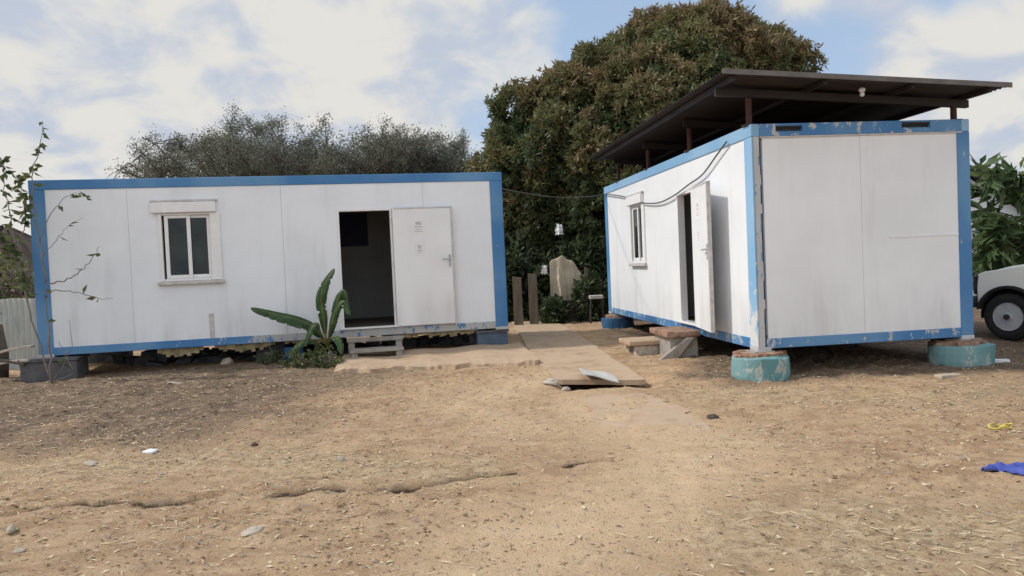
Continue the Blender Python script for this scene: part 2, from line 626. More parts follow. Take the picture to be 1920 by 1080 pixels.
def leaf_quads(base, d, length, width, r=rng, fold=.25):
    """one kite-shaped leaf per row; returns V,F"""
    n = len(base)
    d = unit(d)
    side = unit(np.cross(d, r.normal(size=(n, 3))))
    up = np.cross(side, d)
    L = np.broadcast_to(np.asarray(length), (n,))[:, None]
    W = np.broadcast_to(np.asarray(width), (n,))[:, None]
    v = np.empty((n, 4, 3))
    v[:, 0] = base
    v[:, 1] = base + d * L * .45 + side * W * .5 + up * W * fold
    v[:, 2] = base + d * L
    v[:, 3] = base + d * L * .45 - side * W * .5 + up * W * fold
    F = np.arange(n * 4).reshape(n, 4)
    return v.reshape(-1, 3), F


# ------------------------------------------------------------ ground
def axis_pts(segs):
    out = []
    for a, b, s in segs:
        out.append(np.arange(a, b, s))
    out.append(np.array([segs[-1][1]]))
    return np.concatenate(out)


gx = axis_pts([(-600, -100, 100), (-100, -20, 16), (-20, -10, 1), (-10, -5.5, .09), (-5.5, 5.0, .042), (5.0, 11, .09), (11, 20, 1), (20, 100, 16), (100, 600, 100)])
gy = axis_pts([(-100, -10, 15), (-10, 1.8, .8), (1.8, 4.5, .045), (4.5, 5.8, .018), (5.8, 6.0, .04), (6.0, 10, .05), (10, 16, .09), (16, 32, .5), (32, 100, 8), (100, 900, 100)])
XX, YY = np.meshgrid(gx, gy)


def vnoise(x, y, s, seed):
    """value noise, numpy"""
    x = x * s + seed * 17.3
    y = y * s + seed * 9.1
    xi, yi = np.floor(x).astype(np.int64), np.floor(y).astype(np.int64)
    fx, fy = x - xi, y - yi
    fx, fy = fx * fx * (3 - 2 * fx), fy * fy * (3 - 2 * fy)
    def h(a, b):
        k = (a * 374761393 + b * 668265263 + seed * 69069) & 0x7fffffff
        k = ((k ^ (k >> 13)) * 1274126177) & 0x7fffffff
        return ((k ^ (k >> 16)) & 0xffff) / 65535.0
    return (h(xi, yi) * (1 - fx) + h(xi + 1, yi) * fx) * (1 - fy) + (h(xi, yi + 1) * (1 - fx) + h(xi + 1, yi + 1) * fx) * fy


def fbm(x, y, s, seed, o=4):
    t, a, k = 0, .5, 0
    for i in range(o):
        t = t + a * vnoise(x, y, s * 2 ** i, seed + i)
        k += a
        a *= .5
    return t / k


def seg_dist(x, y, pts):
    best = np.full(np.shape(x), 1e9)
    for (a, b) in zip(pts[:-1], pts[1:]):
        ax, ay = a[0], a[1]
        dx, dy = b[0] - ax, b[1] - ay
        t = np.clip(((x - ax) * dx + (y - ay) * dy) / (dx * dx + dy * dy), 0, 1)
        best = np.minimum(best, np.hypot(x - ax - t * dx, y - ay - t * dy))
    return best


RUT = [G(px, py) for px, py in [(-120, 985), (0, 968), (90, 952), (190, 948), (290, 945), (345, 943), (400, 934)]]
RUT2 = [G(px, py) for px, py in [(520, 931), (560, 928), (620, 921), (700, 919), (780, 912), (860, 897), (900, 886), (960, 882)]]
RUT3 = [G(px, py) for px, py in [(1060, 872), (1100, 867), (1145, 864)]]
PIT = Vector((1.05, 9.05, 0))


def mulch_mask(x, y):
    n = fbm(x, y, .55, 3) - .5
    n2 = fbm(x, y, 1.8, 8) - .5
    # dark trodden mulched soil in front of the left cabin, reaching to the right at the cabins' feet
    a = np.clip((y - 6.2 - .10 * (x + 6) + n * 3.6) / 1.3, 0, 1) * np.clip((-.4 - x + n * 2.6) / 2.4, 0, 1) * np.clip((12.4 - y) / .8, 0, 1)
    b = np.clip((y - 7.9 + n * 1.5) / .8, 0, 1) * np.clip((x - 1.9 + n2) / .6, 0, 1)
    c = np.clip((x - 2.2 + n * 3) / 2, 0, 1) * np.clip((y - 4.6 + n * 3) / 1.5, 0, 1) * .42
    d = np.clip((y - 14.0) / 3, 0, 1) * .4
    return np.clip(np.maximum.reduce([a, b * .9, c, d]) + n2 * .25, 0, 1)


near = (np.abs(XX) < 11.5) & (YY > 1.5) & (YY < 20)
ZZ = gz(XX, YY)
amp = np.where(near, 1, .3)
nz = fbm(XX, YY, .7, 1) - .5
nf = fbm(XX, YY, 4.5, 5) - .5
ng = fbm(XX, YY, 13, 9, 3) - .5
ZZ = ZZ + amp * (nz * .07 + nf * .034 + ng * .018)
MU = mulch_mask(XX, YY)
rough_ = np.clip(.5 + 1.6 * (fbm(XX, YY, .8, 141) - .45) + .5 * MU, .12, 1.2)
clod = fbm(XX, YY, 9, 151, 3)
ZZ = ZZ + near * rough_ * (.045 * np.clip(clod - .5, 0, 1) + .035 * (fbm(XX, YY, 18, 161, 2) - .5))
ZZ = ZZ + MU * ng * .03 * near
wob = (fbm(XX, YY, 5, 21, 5) - .5) * .14 + (fbm(XX, YY, 15, 121, 3) - .5) * .07
RU_SHADE = np.zeros_like(XX)
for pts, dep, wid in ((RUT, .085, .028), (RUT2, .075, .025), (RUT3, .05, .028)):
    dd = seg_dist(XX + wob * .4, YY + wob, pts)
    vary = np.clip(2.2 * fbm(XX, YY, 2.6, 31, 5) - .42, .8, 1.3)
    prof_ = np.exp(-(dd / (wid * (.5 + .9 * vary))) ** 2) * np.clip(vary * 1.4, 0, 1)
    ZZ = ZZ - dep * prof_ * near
    RU_SHADE = np.maximum(RU_SHADE, prof_ * 1.7)  # mask of the shade painted along the ruts
    MU = np.clip(MU + .75 * np.exp(-(dd / .10) ** 2) * vary, 0, 1.3)  # rut shade also painted in through the soil tone mask
ZZ = ZZ + near * .02 * (fbm(XX, YY, 2.2, 77, 5) - .5) * 2 * np.clip(1 - RU_SHADE, 0, 1)
# open drain pit under the zinc plate
pit_ = np.exp(-(((XX - PIT.x) / .52) ** 6 + ((YY - PIT.y) / .50) ** 6)) * near
ZZ = ZZ - .17 * pit_
RU_SHADE = np.maximum(RU_SHADE, .75 * pit_)  # same painted shade darkens the pit
# level pads where things stand so that nothing floats: keep the noise small beneath the cabins
ny, nx = XX.shape
idx = np.arange(nx * ny).reshape(ny, nx)
F = np.stack([idx[:-1, :-1], idx[:-1, 1:], idx[1:, 1:], idx[1:, :-1]], -1).reshape(-1, 4)
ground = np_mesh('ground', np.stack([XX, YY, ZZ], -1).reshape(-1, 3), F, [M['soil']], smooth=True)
tag(ground, kind='structure')
att = ground.data.attributes.new('mulch_rut_shade', 'FLOAT', 'POINT')
att.data.foreach_set('value', MU.ravel().astype(np.float32))
def bandmask(pts, w, n_amp, seed):
    P = [G(*p) for p in pts]
    d = seg_dist(XX + (fbm(XX, YY, .9, seed) - .5) * n_amp, YY, P)
    return np.exp(-(d / w) ** 2)
TR = np.maximum(bandmask([(1150, 760), (1270, 850), (1200, 960), (1000, 1080), (900, 1200)], .75, 1.2, 41), .75 * bandmask([(1000, 700), (860, 760), (1000, 800)], .6, 1.2, 45))
ST = np.clip(np.maximum.reduce([bandmask([(60, 880), (400, 860), (760, 880)], .6, 1.6, 51), bandmask([(1500, 1000), (1800, 1000)], .9, 1.5, 55), .8 * bandmask([(1350, 740), (1700, 745), (1920, 740)], .7, 1.5, 57), .8 * bandmask([(300, 760), (620, 720)], .5, 1.5, 59)]), 0, 1)
for nm, arr in (('trod', TR), ('straw', ST), ('rut', RU_SHADE)):
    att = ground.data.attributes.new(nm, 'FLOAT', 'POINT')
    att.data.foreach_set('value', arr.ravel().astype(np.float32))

from bisect import bisect
gxl, gyl = gx.tolist(), gy.tolist()


def hgt(x, y):
    """height of the finished ground sheet at a point (bilinear)"""
    i = min(max(bisect(gxl, x) - 1, 0), nx - 2)
    j = min(max(bisect(gyl, y) - 1, 0), ny - 2)
    u = (x - gx[i]) / (gx[i + 1] - gx[i])
    v = (y - gy[j]) / (gy[j + 1] - gy[j])
    return float((ZZ[j, i] * (1 - u) + ZZ[j, i + 1] * u) * (1 - v) + (ZZ[j + 1, i] * (1 - u) + ZZ[j + 1, i + 1] * u) * v)


def hgt_np(x, y):
    i = np.clip(np.searchsorted(gx, x) - 1, 0, nx - 2)
    j = np.clip(np.searchsorted(gy, y) - 1, 0, ny - 2)
    u = (x - gx[i]) / (gx[i + 1] - gx[i])
    v = (y - gy[j]) / (gy[j + 1] - gy[j])
    return (ZZ[j, i] * (1 - u) + ZZ[j, i + 1] * u) * (1 - v) + (ZZ[j + 1, i] * (1 - u) + ZZ[j + 1, i + 1] * u) * v


# concrete walkway: two cast lengths either side of the open drain
def slab_path(name, left, right, zt, thick, wobble=.03, sink=0):
    L_ = [G(*p) for p in left]
    R2 = [G(*p) for p in right]
    n = 40
    def resample(P):
        P = np.array([[p.x, p.y] for p in P])
        s = np.concatenate([[0], np.cumsum(np.hypot(*np.diff(P, axis=0).T))])
        t = np.linspace(0, s[-1], n)
        return np.stack([np.interp(t, s, P[:, 0]), np.interp(t, s, P[:, 1])], -1)
    A, B = resample(L_), resample(R2)
    m = 14
    V = []
    for i in range(n):
        for k in range(m):
            t = k / (m - 1)
            p = A[i] * (1 - t) + B[i] * t
            e = 0
            if k in (0, m - 1):
                e = wobble
            p = p + (rng.random(2) - .5) * 2 * e
            z = float(gz(p[0], p[1])) + zt - sink * (1 - i / (n - 1)) + (fbm(np.array(p[0]), np.array(p[1]), 3, 44) - .5) * .02
            V.append((p[0], p[1], float(z)))
    fs = [(i * m + k, i * m + k + 1, (i + 1) * m + k + 1, (i + 1) * m + k) for i in range(n - 1) for k in range(m - 1)]
    border = [k for k in range(m)] + [i * m + m - 1 for i in range(1, n)] + [(n - 1) * m + k for k in range(m - 2, -1, -1)] + [i * m for i in range(n - 2, 0, -1)]
    o = len(V)
    for b in border:
        V.append((V[b][0], V[b][1], V[b][2] - thick))
    nb = len(border)
    fs += [(border[i], o + i, o + (i + 1) % nb, border[(i + 1) % nb]) for i in range(nb)]
    mb = MB()
    mb.add(V, fs)
    return tag(mb.build(name, M['concrete_warm'], smooth=False), kind='structure')


slab_path('path', [(1042, 716), (1010, 682), (985, 650), (968, 618), (955, 594)], [(1212, 716), (1160, 682), (1105, 645), (1062, 616), (1022, 594)], .026, .06)
slab_path('path', [(1150, 840), (1108, 768), (1092, 744)], [(1400, 830), (1275, 764), (1212, 741)], .016, .2, .05, .035)


# ------------------------------------------------------------ cabins
def wall_with_openings(mb, x0, x1, z0, z1, y0, y1, opens, seams):
    """vertical panels along x between seams with 5 mm joints, openings cut out"""
    xs = sorted(set([x0, x1] + seams + [v for o in opens for v in o[:2]]))
    for a, b in zip(xs[:-1], xs[1:]):
        ga = .0016 if a in seams else 0
        gb = .0016 if b in seams else 0
        hit = [o for o in opens if o[0] <= a + 1e-6 and o[1] >= b - 1e-6]
        if not hit:
            mb.box(a + ga, b - gb, y0, y1, z0, z1)
        else:
            o = hit[0]
            if o[2] > z0 + .01: mb.box(a + ga, b - gb, y0, y1, z0, o[2])
            if o[3] < z1 - .01: mb.box(a + ga, b - gb, y0, y1, o[3], z1)
    return mb


def cabin(loc, rotz, roty, L, W, H, label, dx, wx, leaf_off, leaf_ang, leaf_w, mats, end_style):
    c = thing('portable_cabin', loc, label, 'portable cabin', None, (0, roty, rotz))
    P, RT, RB, END = mats['post'], mats['top'], mats['bottom'], mats['end']
    wm = mats['wall']
    pw, rt, rb = .21, .145, .115
    T = .06                       # panel thickness, outer face set back from the frame
    s = .012
    dz0, dz1 = .15, 2.05
    # long front wall with door and window openings
    door_o = (dx, dx + .87, dz0, dz1)
    win_o = (wx + .07, wx + .90, 1.02, 2.06)
    seams = [round(pw + (L - 2 * pw) * k / 6, 3) for k in range(1, 6)]
    seams = [q for q in seams if all(not (o[0] - .03 < q < o[1] + .03) for o in (door_o, win_o))]
    wall_with_openings(MB(), pw - .03, L - pw + .03, rb, H - rt, s, s + T, [door_o, win_o], seams).build('wall', wm, c)
    wall_with_openings(MB(), pw - .03, L - pw + .03, rb, H - rt, W - s - T, W - s, [], seams).build('wall', wm, c)
    for e in (0, 1):
        xa, xb = (s, s + T) if e == 0 else (L - s - T, L - s)
        mb = MB()
        mid = W * .505
        mb.box(xa, xb, .135, mid - .003, rb, H - rt - .015)
        mb.box(xa, xb, mid + .003, W - .15, rb, H - rt - .015)
        if e == 1:
            # joint cover strip, and a faint lap line on the right hand panel
            mb.box(L - s, L - s + .009, mid - .04, mid + .04, rb, H - rt - .02)
            mb.box(L - s, L - s + .006, mid + .3, W - .16, 1.225, 1.25)
        mb.build('wall', wm, c, bevel=.002)
    # lining: floor, ceiling, inside partitions
    MB().box(.05, L - .05, s + T + .02, W - s - T - .01, rb * .5, rb + .035).build('floor', M['floor'], c)
    MB().box(.05, L - .05, s + T + .005, W - s - T - .005, H - rt - .05, H - rt + .0).build('ceiling', M['inner'], c)
    MB().box(.1, L - .1, W - s - T - .03, W - s - T - .004, rb + .04, H - rt - .055).build('lining', M['inner'], c)
    for q in (dx - .55, dx + 1.3):
        MB().box(q, q + .05, s + T + .004, W - s - T - .035, rb + .04, H - rt - .055).build('partition', M['inner'], c)
    MB().box(.02, L - .02, .02, W - .02, H - .045, H - .012).build('roof', M['roof'], c)
    # frame
    ends = [(0, 0), (0, W - .16), (L - pw, 0), (L - pw, W - .16)]
    for k, (x, y) in enumerate(ends):
        mb = MB()
        d = .16
        if k in (0, 2):       # front posts: an angle with a recessed return on the end face
            if end_style and k == 2:
                mb.box(x, x + pw - .001, y, y + .022, .02, H - rt)
                mb.box(x, x + pw - .05, y + .022, y + .12, .02, H - rt)
                fl = MB()
                for q in range(22):
                    za, zb_ = .02 + (H - rt - .02) * q / 22, .02 + (H - rt - .02) * (q + 1) / 22
                    fl.box(x + pw - .045, x + pw + .001, y + .0225, y + .090 + .016 * math.sin(q * 1.9) * (q % 5 > 1), za, zb_)
                fl.build('post_flange', M['grey_peel'], c)
            else:
                mb.box(x, x + pw, y, y + .10, .02, H - rt)
                mb.box(x + (.012 if k == 0 else .05), x + pw - (.05 if k == 0 else .012), y + .10, y + .112, .02, H - rt)
        else:
            mb.box(x, x + pw, y, y + d, .02, H - rt)
        mb.build('corner_post', M['blue_post'] if (end_style and k == 2) else P[k], c, bevel=.008)
        # corner casting block
        m2 = MB()
        m2.box(x - .004, x + pw + .004, y - .004, y + d + .004, -.03, .02)
        m2.build('corner_foot', mats['foot'], c, bevel=.006)
    for y, m_ in ((0, RT), (W - .10, RT)):
        MB().box(-.003, L + .003, y - .003, y + .10, H - rt, H).build('top_rail', m_, c, bevel=.01)
    for y in (0, W - .10):
        MB().box(pw, L - pw, y + .004, y + .10, -.005, rb).build('bottom_rail', RB, c, bevel=.008)
    for e in (0, 1):
        x = -.002 if e == 0 else L - .10 + .002
        mb = MB()
        if end_style and e == 1:
            # end top rail broken by two lifting slots
            for a, b in ((.10, .30), (.62, 1.86), (2.22, W - .10)):
                mb.box(x, x + .10, a, b, H - rt, H)
            mb.box(x, x + .10, .30, .62, H - rt, H - rt + .055)
            mb.box(x, x + .10, .30, .62, H - .03, H)
            mb.box(x, x + .10, 1.86, 2.22, H - rt, H - rt + .06)
            mb.box(x, x + .10, 1.86, 2.22, H - .022, H)
        else:
            mb.box(x, x + .10, .10, W - .10, H - rt, H)
        mb.build('top_rail', END[0], c, bevel=.006)
        if end_style and e == 1:
            MB().box(x + .02, x + .05, .28, 2.24, H - rt + .01, H - .01).build('rail_web', M['dark'], c)
            MB().box(L - .02, L + .006, .10, W - .10, H - rt - .016, H - rt - .001).build('drip_strip', M['sill'], c)
        MB().box(x, x + .10, .112, W - .16, .0, rb).build('bottom_rail', END[1], c, bevel=.008)
    # rotten floor board edge hanging under the front
    if mats.get('hang'):
        for a, b, lo, hi in mats['hang']:
            mb = MB()
            n = int((b - a) / .06) + 2
            for i in range(n - 1):
                xa, xb = a + (b - a) * i / (n - 1), a + (b - a) * (i + 1) / (n - 1)
                edge = math.sin(math.pi * (i + .5) / (n - 1)) ** .35
                zb = -.012 - (lo + (hi - lo) * random.random()) * edge
                y = .06 + .01 * math.sin(i * 1.3)
                mb.box(xa, xb, y, y + .03, zb, -.006)
            mb.build('floor_edge', M['board'], c)
    # door frame, leaf
    dfm = MB()
    fw = .035
    dfm.box(dx, dx + fw, -.004, s + T + .03, dz0, dz1)
    dfm.box(dx + .87 - fw, dx + .87, -.004, s + T + .03, dz0, dz1)
    dfm.box(dx, dx + .87, -.002, s + T + .032, dz1 - fw, dz1 + .003)
    dfm.box(dx - .03, dx + .90, -.05, s + T + .032, dz0 - .028, dz0)
    dfm.build('door_frame', M['upvc'], c, bevel=.003)
    leaf = MB().box(0, leaf_w, -.045, 0, 0, dz1 - dz0 + .02).build('door', M['door'], c, bevel=.006,
              loc=(dx + .875, -leaf_off, dz0 - .02), rot=(0, 0, -leaf_ang))
    # edge lipping round the leaf's seen face
    e = MB()
    hh = dz1 - dz0 + .02
    e.box(leaf_w - .028, leaf_w + .004, -.049, .003, 0.004, hh - .004)
    e.box(.03, leaf_w - .029, -.048, -.0452, hh - .03, hh - .004)
    e.build('edge_trim', M['sill'], leaf, bevel=.002)
    hd = MB()
    hd.box(leaf_w - .085, leaf_w - .045, -.053, -.0455, .93, 1.13)
    hd.tube([(leaf_w - .065, -.05, 1.06), (leaf_w - .065, -.095, 1.06)], .011, 8)
    hd.tube([(leaf_w - .065, -.09, 1.06), (leaf_w - .19, -.092, 1.055)], .011, 8)
    hd.build('handle', M['rim'], leaf)
    xc = leaf_w * .43
    for zc, w_, h_, rows in ((1.60, .22, .30, ((1.655, .09, .05), (1.60, .13, .018), (1.56, .10, .014), (1.525, .14, .014))),
                             (1.24, .17, .22, ((1.27, .05, .06), (1.215, .09, .014), (1.185, .07, .012)))):
        nb = MB().box(xc - w_ / 2, xc + w_ / 2, -.0470, -.0452, zc - h_ / 2, zc + h_ / 2)
        o = nb.build('notice', M['paper'], leaf)
        o.data.materials.append(M['ink'])
        ib = MB()
        for zr, wr, hr in rows:
            ib.box(xc - wr / 2, xc + wr / 2, -.0478, -.0469, zr - hr / 2, zr + hr / 2)
        me = o.data
        k0 = len(nb.f)
        me.clear_geometry()
        nb.add(ib.v, ib.f)
        me.from_pydata(nb.v, [], nb.f)
        for i, pg in enumerate(me.polygons):
            pg.material_index = 0 if i < k0 else 1
    for z in (.25, .95, 1.65):
        MB().tube([(0, -.02, z), (0, -.02, z + .11)], .014, 8).build('hinge', M['rim'], leaf)
    # window: shutter box, outer trim, two sashes, panes, sill
    w0, w1 = wx + .07, wx + .90
    win = MB()
    win.box(w0, w0 + .045, -.018, s + T + .01, 1.02, 2.06)
    win.box(w1 - .09, w1 + .055, -.016, s + T + .01, 1.02, 2.06)
    win.box(w0 + .045, w1 - .09, -.004, s + T + .008, 1.02, 1.055)
    win.box(w0 + .045, w1 - .09, -.004, s + T + .008, 2.03, 2.06)
    window = win.build('window', M['upvc'], c, bevel=.004)
    MB().box(wx - .02, wx + .91, -.055, s + .02, 2.063, 2.225).build('shutter_box', M['upvc'], window, bevel=.012)
    MB().box(wx - .03, wx + .93, -.035, s + .02, 2.229, 2.262).build('head_trim', M['sill'], window, bevel=.006)
    MB().box(wx + .03, wx + .98, -.055, s + T, .965, 1.016).build('sill', M['sill'], window, bevel=.008)
    mx = (w0 + .075 + w1 - .09) / 2 + .01
    for a, b, y in ((w0 + .078, mx + .035, .012), (mx - .035, w1 - .092, .042)):
        sb = MB()
        fr = .055
        sb.box(a, a + fr, y, y + .026, 1.058, 2.027)
        sb.box(b - fr, b, y, y + .026, 1.058, 2.027)
        sb.box(a + fr, b - fr, y + .001, y + .025, 1.058, 1.058 + fr)
        sb.box(a + fr, b - fr, y + .001, y + .025, 2.027 - fr * .8, 2.027)
        sb.build('sash', M['upvc'], window, bevel=.004)
        MB().box(a + fr, b - fr, y + .010, y + .016, 1.058 + fr, 2.027 - fr * .8).build('pane', M['glass'], window)
    return c


cab_a = cabin((-7.045, 11.141, .487), .2133, 0, 7.115, 2.72, 2.6,
              'white cabin on the left, its long side with dark open doorway facing the yard', 4.40, 1.68, .012, R_(.6), .965,
              dict(post=[M['blue'], M['blue'], M['blue'], M['blue']], top=M['blue'], bottom=M['blue_worn'], end=(M['blue'], M['blue_peel']),
                   wall=M['wall'], foot=M['grey_peel'], hang=[(1.62, 2.28, .10, .17), (2.45, 3.35, .07, .13), (5.2, 6.6, .02, .12), (3.5, 4.3, .02, .08)]), False)
RY = .115
far = Vector((2.8225 - math.sin(RY) * 7.1175, 8.7362 + math.cos(RY) * 7.1175, .3993 + .0098 * 7.1175))
cab_b = cabin(far, RY - math.pi / 2, .0098, 7.1175, 2.72, 2.6,
              'white cabin on the right seen end on, shaded by a dark sheet roof on posts', 4.49, 1.86, .055, R_(8.5), .965,
              dict(post=[M['blue'], M['blue'], M['blue_sunlit'], M['blue']], top=M['blue_sunlit'], bottom=M['blue_peel'], end=(M['blue_peel'], M['blue_peel']),
                   wall=M['wall2'], foot=M['grey_peel'], hang=None), True)
MB().box(2.40, 2.47, .002, .0115, .125, .50).build('patch_strip', M['sill'], cab_a, bevel=.002)
# dark notice board on the back lining of the left cabin
MB().box(4.15, 4.95, 2.61, 2.625, 1.55, 2.2).build('notice_board', M['notice_blue'], cab_a)


def locA(x, y, z):
    return cab_a.matrix_basis @ Vector((x, y, z))


def locB(t, y, z):
    return cab_b.matrix_basis @ Vector((7.1175 - t, y, z))


# ------------------------------------------------------------ sheet roof over the right cabin
rf = thing('shade_roof', locB(.3, .3, 2.6), 'dark corrugated sheet roof on short rusty posts above the right cabin', 'roof', None, (0, .0098, RY - math.pi / 2))
inv = rf.matrix_basis.inverted()


def rl(t, y, z):          # local coordinates of the roof thing from cabin coordinates
    return inv @ locB(t, y, z)


def roof_z(y):            # height above the cabin base across the width
    return 3.115 - .062 * (y + .45)


n = 150
y0r, y1r = -.46, 2.93
t0, t1 = -.37, 6.35
V, Fq = [], []
for i in range(n + 1):
    y = y0r + (y1r - y0r) * i / n
    for t in (t0, t1):
        # corrugations run across the slope
        V.append(rl(t, y, roof_z(y)))
# sheet with corrugation along the length direction of the sheet (ribs run down the slope)
mb = MB()
nt_, ny_ = 170, 2
def sheet(zoff):
    P = []
    for i in range(nt_ + 1):
        t = t0 + (t1 - t0) * i / nt_
        for k in range(ny_ + 1):
            y = y0r + (y1r - y0r) * k / ny_
            P.append(rl(t, y, roof_z(y) + .013 * math.cos(i * math.pi) + zoff))
    return P
top = sheet(.0)
bot = sheet(-.006)
m_ = ny_ + 1
mb.add(top + bot, [(i * m_ + k, i * m_ + k + 1, (i + 1) * m_ + k + 1, (i + 1) * m_ + k) for i in range(nt_) for k in range(ny_)]
       + [(len(top) + (i + 1) * m_ + k, len(top) + (i + 1) * m_ + k + 1, len(top) + i * m_ + k + 1, len(top) + i * m_ + k) for i in range(nt_) for k in range(ny_)])
mb.build('roof_sheet', M['roof'], rf, fix=False)
# folded edge trims


def rbar(mb, t_a, y_a, t_b, y_b, z_a, z_b, w, h):
    a, b = rl(t_a, y_a, z_a), rl(t_b, y_b, z_b)
    d = (b - a).normalized()
    s_ = d.cross(Vector((0, 0, 1))).normalized() * w / 2
    u = Vector((0, 0, 1)) * h / 2
    vs = [p + i * s_ + j * u for p in (a, b) for i in (-1, 1) for j in (-1, 1)]
    mb.add(vs, [(0, 1, 3, 2), (4, 6, 7, 5), (0, 4, 5, 1), (2, 3, 7, 6), (0, 2, 6, 4), (1, 5, 7, 3)])


e = MB()
rbar(e, t0 - .012, y0r - .01, t0 - .012, y1r + .03, roof_z(y0r) + .0, roof_z(y1r) + .0, .02, .055)
e.build('edge_trim', M['roof_edge'], rf)
for t in (.13, 2.1, 4.1, 6.05):
    e = MB()
    rbar(e, t, y0r + (.1 if t < 1 else .42), t, 2.80, roof_z(y0r) - .115, roof_z(2.80) - .115, .06, .09)
    e.build('rafter', M['roof'], rf)
for y in (-.32, .75, 1.8, 2.75):
    e = MB()
    rbar(e, t0 + .06, y, t1 - .05, y, roof_z(y) - .045, roof_z(y) - .045, .05, .05)
    e.build('purlin', M['roof'], rf)
for t in (.13, 2.1, 4.1, 6.05):
    for y in (.04, 2.62):
        e = MB()
        e.tube([rl(t, y, 2.603), rl(t, y, roof_z(y) - .16)], .036, 10)
        p = rl(t, y, 2.603)
        e.box(p.x - .07, p.x + .07, p.y - .07, p.y + .07, p.z, p.z + .012)
        e.build('post', M['rust'], rf)
lp = rl(-.15, 1.28, roof_z(1.28) - .05)
lamp = MB().lathe([(.02, .0), (.034, -.012), (.036, -.03), (.032, -.045)], lp, 14).build('lamp_holder', M['upvc'], rf, smooth=True)
MB().lathe([(.014, -.046), (.024, -.06), (.028, -.078), (.02, -.095), (.008, -.10)], lp, 12).build('bulb', M['white_cloth'], lamp, smooth=True)


# ------------------------------------------------------------ supports under the cabins
def rough(mb, amt, s, seed=0):
    out = []
    for v in mb.v:
        q = Vector(v) * s + Vector((seed, seed * 2, 0))
        k = Vector((mnoise.noise(q), mnoise.noise(q + Vector((9, 0, 0))), mnoise.noise(q + Vector((0, 9, 0)))))
        out.append(tuple(Vector(v) + k * amt))
    mb.v = out
    return mb


def pier(px_t, y_l, ztop, r, label, m, cat='pier', name='support_pier', flat=.9):
    p = locB(px_t, y_l, 0)
    zb = hgt(p.x, p.y) - .08
    h = ztop(p) - zb
    t = thing(name, (p.x, p.y, zb), label, cat, None, (0, 0, random.uniform(0, 3)))
    prof = [(r * .98, 0), (r * 1.0, h * .25), (r * 1.0, h * .55), (r * .99, h - .085), (r * .985, h - .07), (r * .80, h - .065)]
    rough(rough(MB().lathe(prof, n=28), .035, 3.2, px_t), .012, 11, px_t).build('drum', m, t, bevel=.01)
    cap = MB()
    for k in range(9):
        a = k * 2 * math.pi / 9 + random.uniform(-.2, .2)
        q = Matrix.Rotation(a, 3, 'Z')
        rr = r * random.uniform(.60, .92)
        cap.box(rr - .13, rr + .015, -.10, .10, h - .075, h - random.uniform(.006, .035), q, (0, 0, 0))
    cap.box(-r * .6, r * .6, -r * .6, r * .6, h - .08, h - .012)
    rough(cap, .022, 9, px_t).build('broken_cap', M['brick'], t, bevel=.01)
    MB().box(-.13, .13, -.13, .13, h - .014, h + .004).build('packing_plate', M['concrete'], t, bevel=.006)
    return t


def under_b(p):
    return (cab_b.matrix_basis @ Vector((7.1, 0, -.03))).z


pier(.10, .06, lambda p: locB(.1, .1, -.03).z, .335, 'round teal pier with broken brick top beside the steps of the right cabin', M['teal'])
pier(.12, 2.62, lambda p: locB(.1, 2.6, -.03).z, .365, 'round teal pier under the right cabin corner nearest the parked car', M['teal'])
pier(6.75, .10, lambda p: locB(6.75, .1, -.03).z, .34, 'dark blue round support under the far corner of the right cabin beside the walkway', M['darkblue'])
pier(6.9, 2.6, lambda p: locB(6.9, 2.6, -.03).z, .34, 'shadowed blue round support under the rear of the right cabin away from walkway', M['darkblue'])
pier(3.6, 2.5, lambda p: locB(3.6, 2.5, -.03).z, .3, 'shadowed blue round support halfway along underneath the right cabin', M['darkblue'])


def block_support(x, y, wx, wy, label, m):
    p = locA(x, y, 0)
    zb = hgt(p.x, p.y) - .06
    h = .487 - .03 - zb
    t = thing('support_block', (p.x, p.y, zb), label, 'block', None, (0, 0, .2133))
    mb = MB()
    # a hollow masonry block: walls and a web
    for a, b, c, d in ((-wx, wx, -wy, -wy + .05), (-wx, wx, wy - .05, wy), (-wx, -wx + .05, -wy + .052, wy - .052), (wx - .05, wx, -wy + .052, wy - .052), (-.03, .03, -wy + .052, wy - .052)):
        mb.box(a, b, c, d, 0, h - .052)
    rough(mb, .006, 9, x).build('block', m, t, bevel=.008)
    MB().box(-wx - .02, wx + .02, -wy - .02, wy + .02, h - .05, h - .001).build('packing_plate', M['concrete_dark'], t, bevel=.006)
    return t


block_support(.16, .16, .38, .26, 'dark hollow concrete block under the far left corner of the left cabin beside the planks', M['concrete_dark'])
block_support(6.85, .30, .26, .26, 'blue grey concrete block under the right corner of the left cabin by the walkway', M['bluegrey'])
block_support(.3, 2.4, .3, .26, 'shadowed block beneath the rear left corner of the left cabin', M['concrete_dark'])
block_support(6.8, 2.4, .3, .26, 'shadowed blue grey block beneath the rear right corner of the left cabin', M['bluegrey'])
block_support(3.25, .55, .22, .22, 'small dark block beneath the middle of the left cabin, left of the banana plant', M['concrete_dark'])

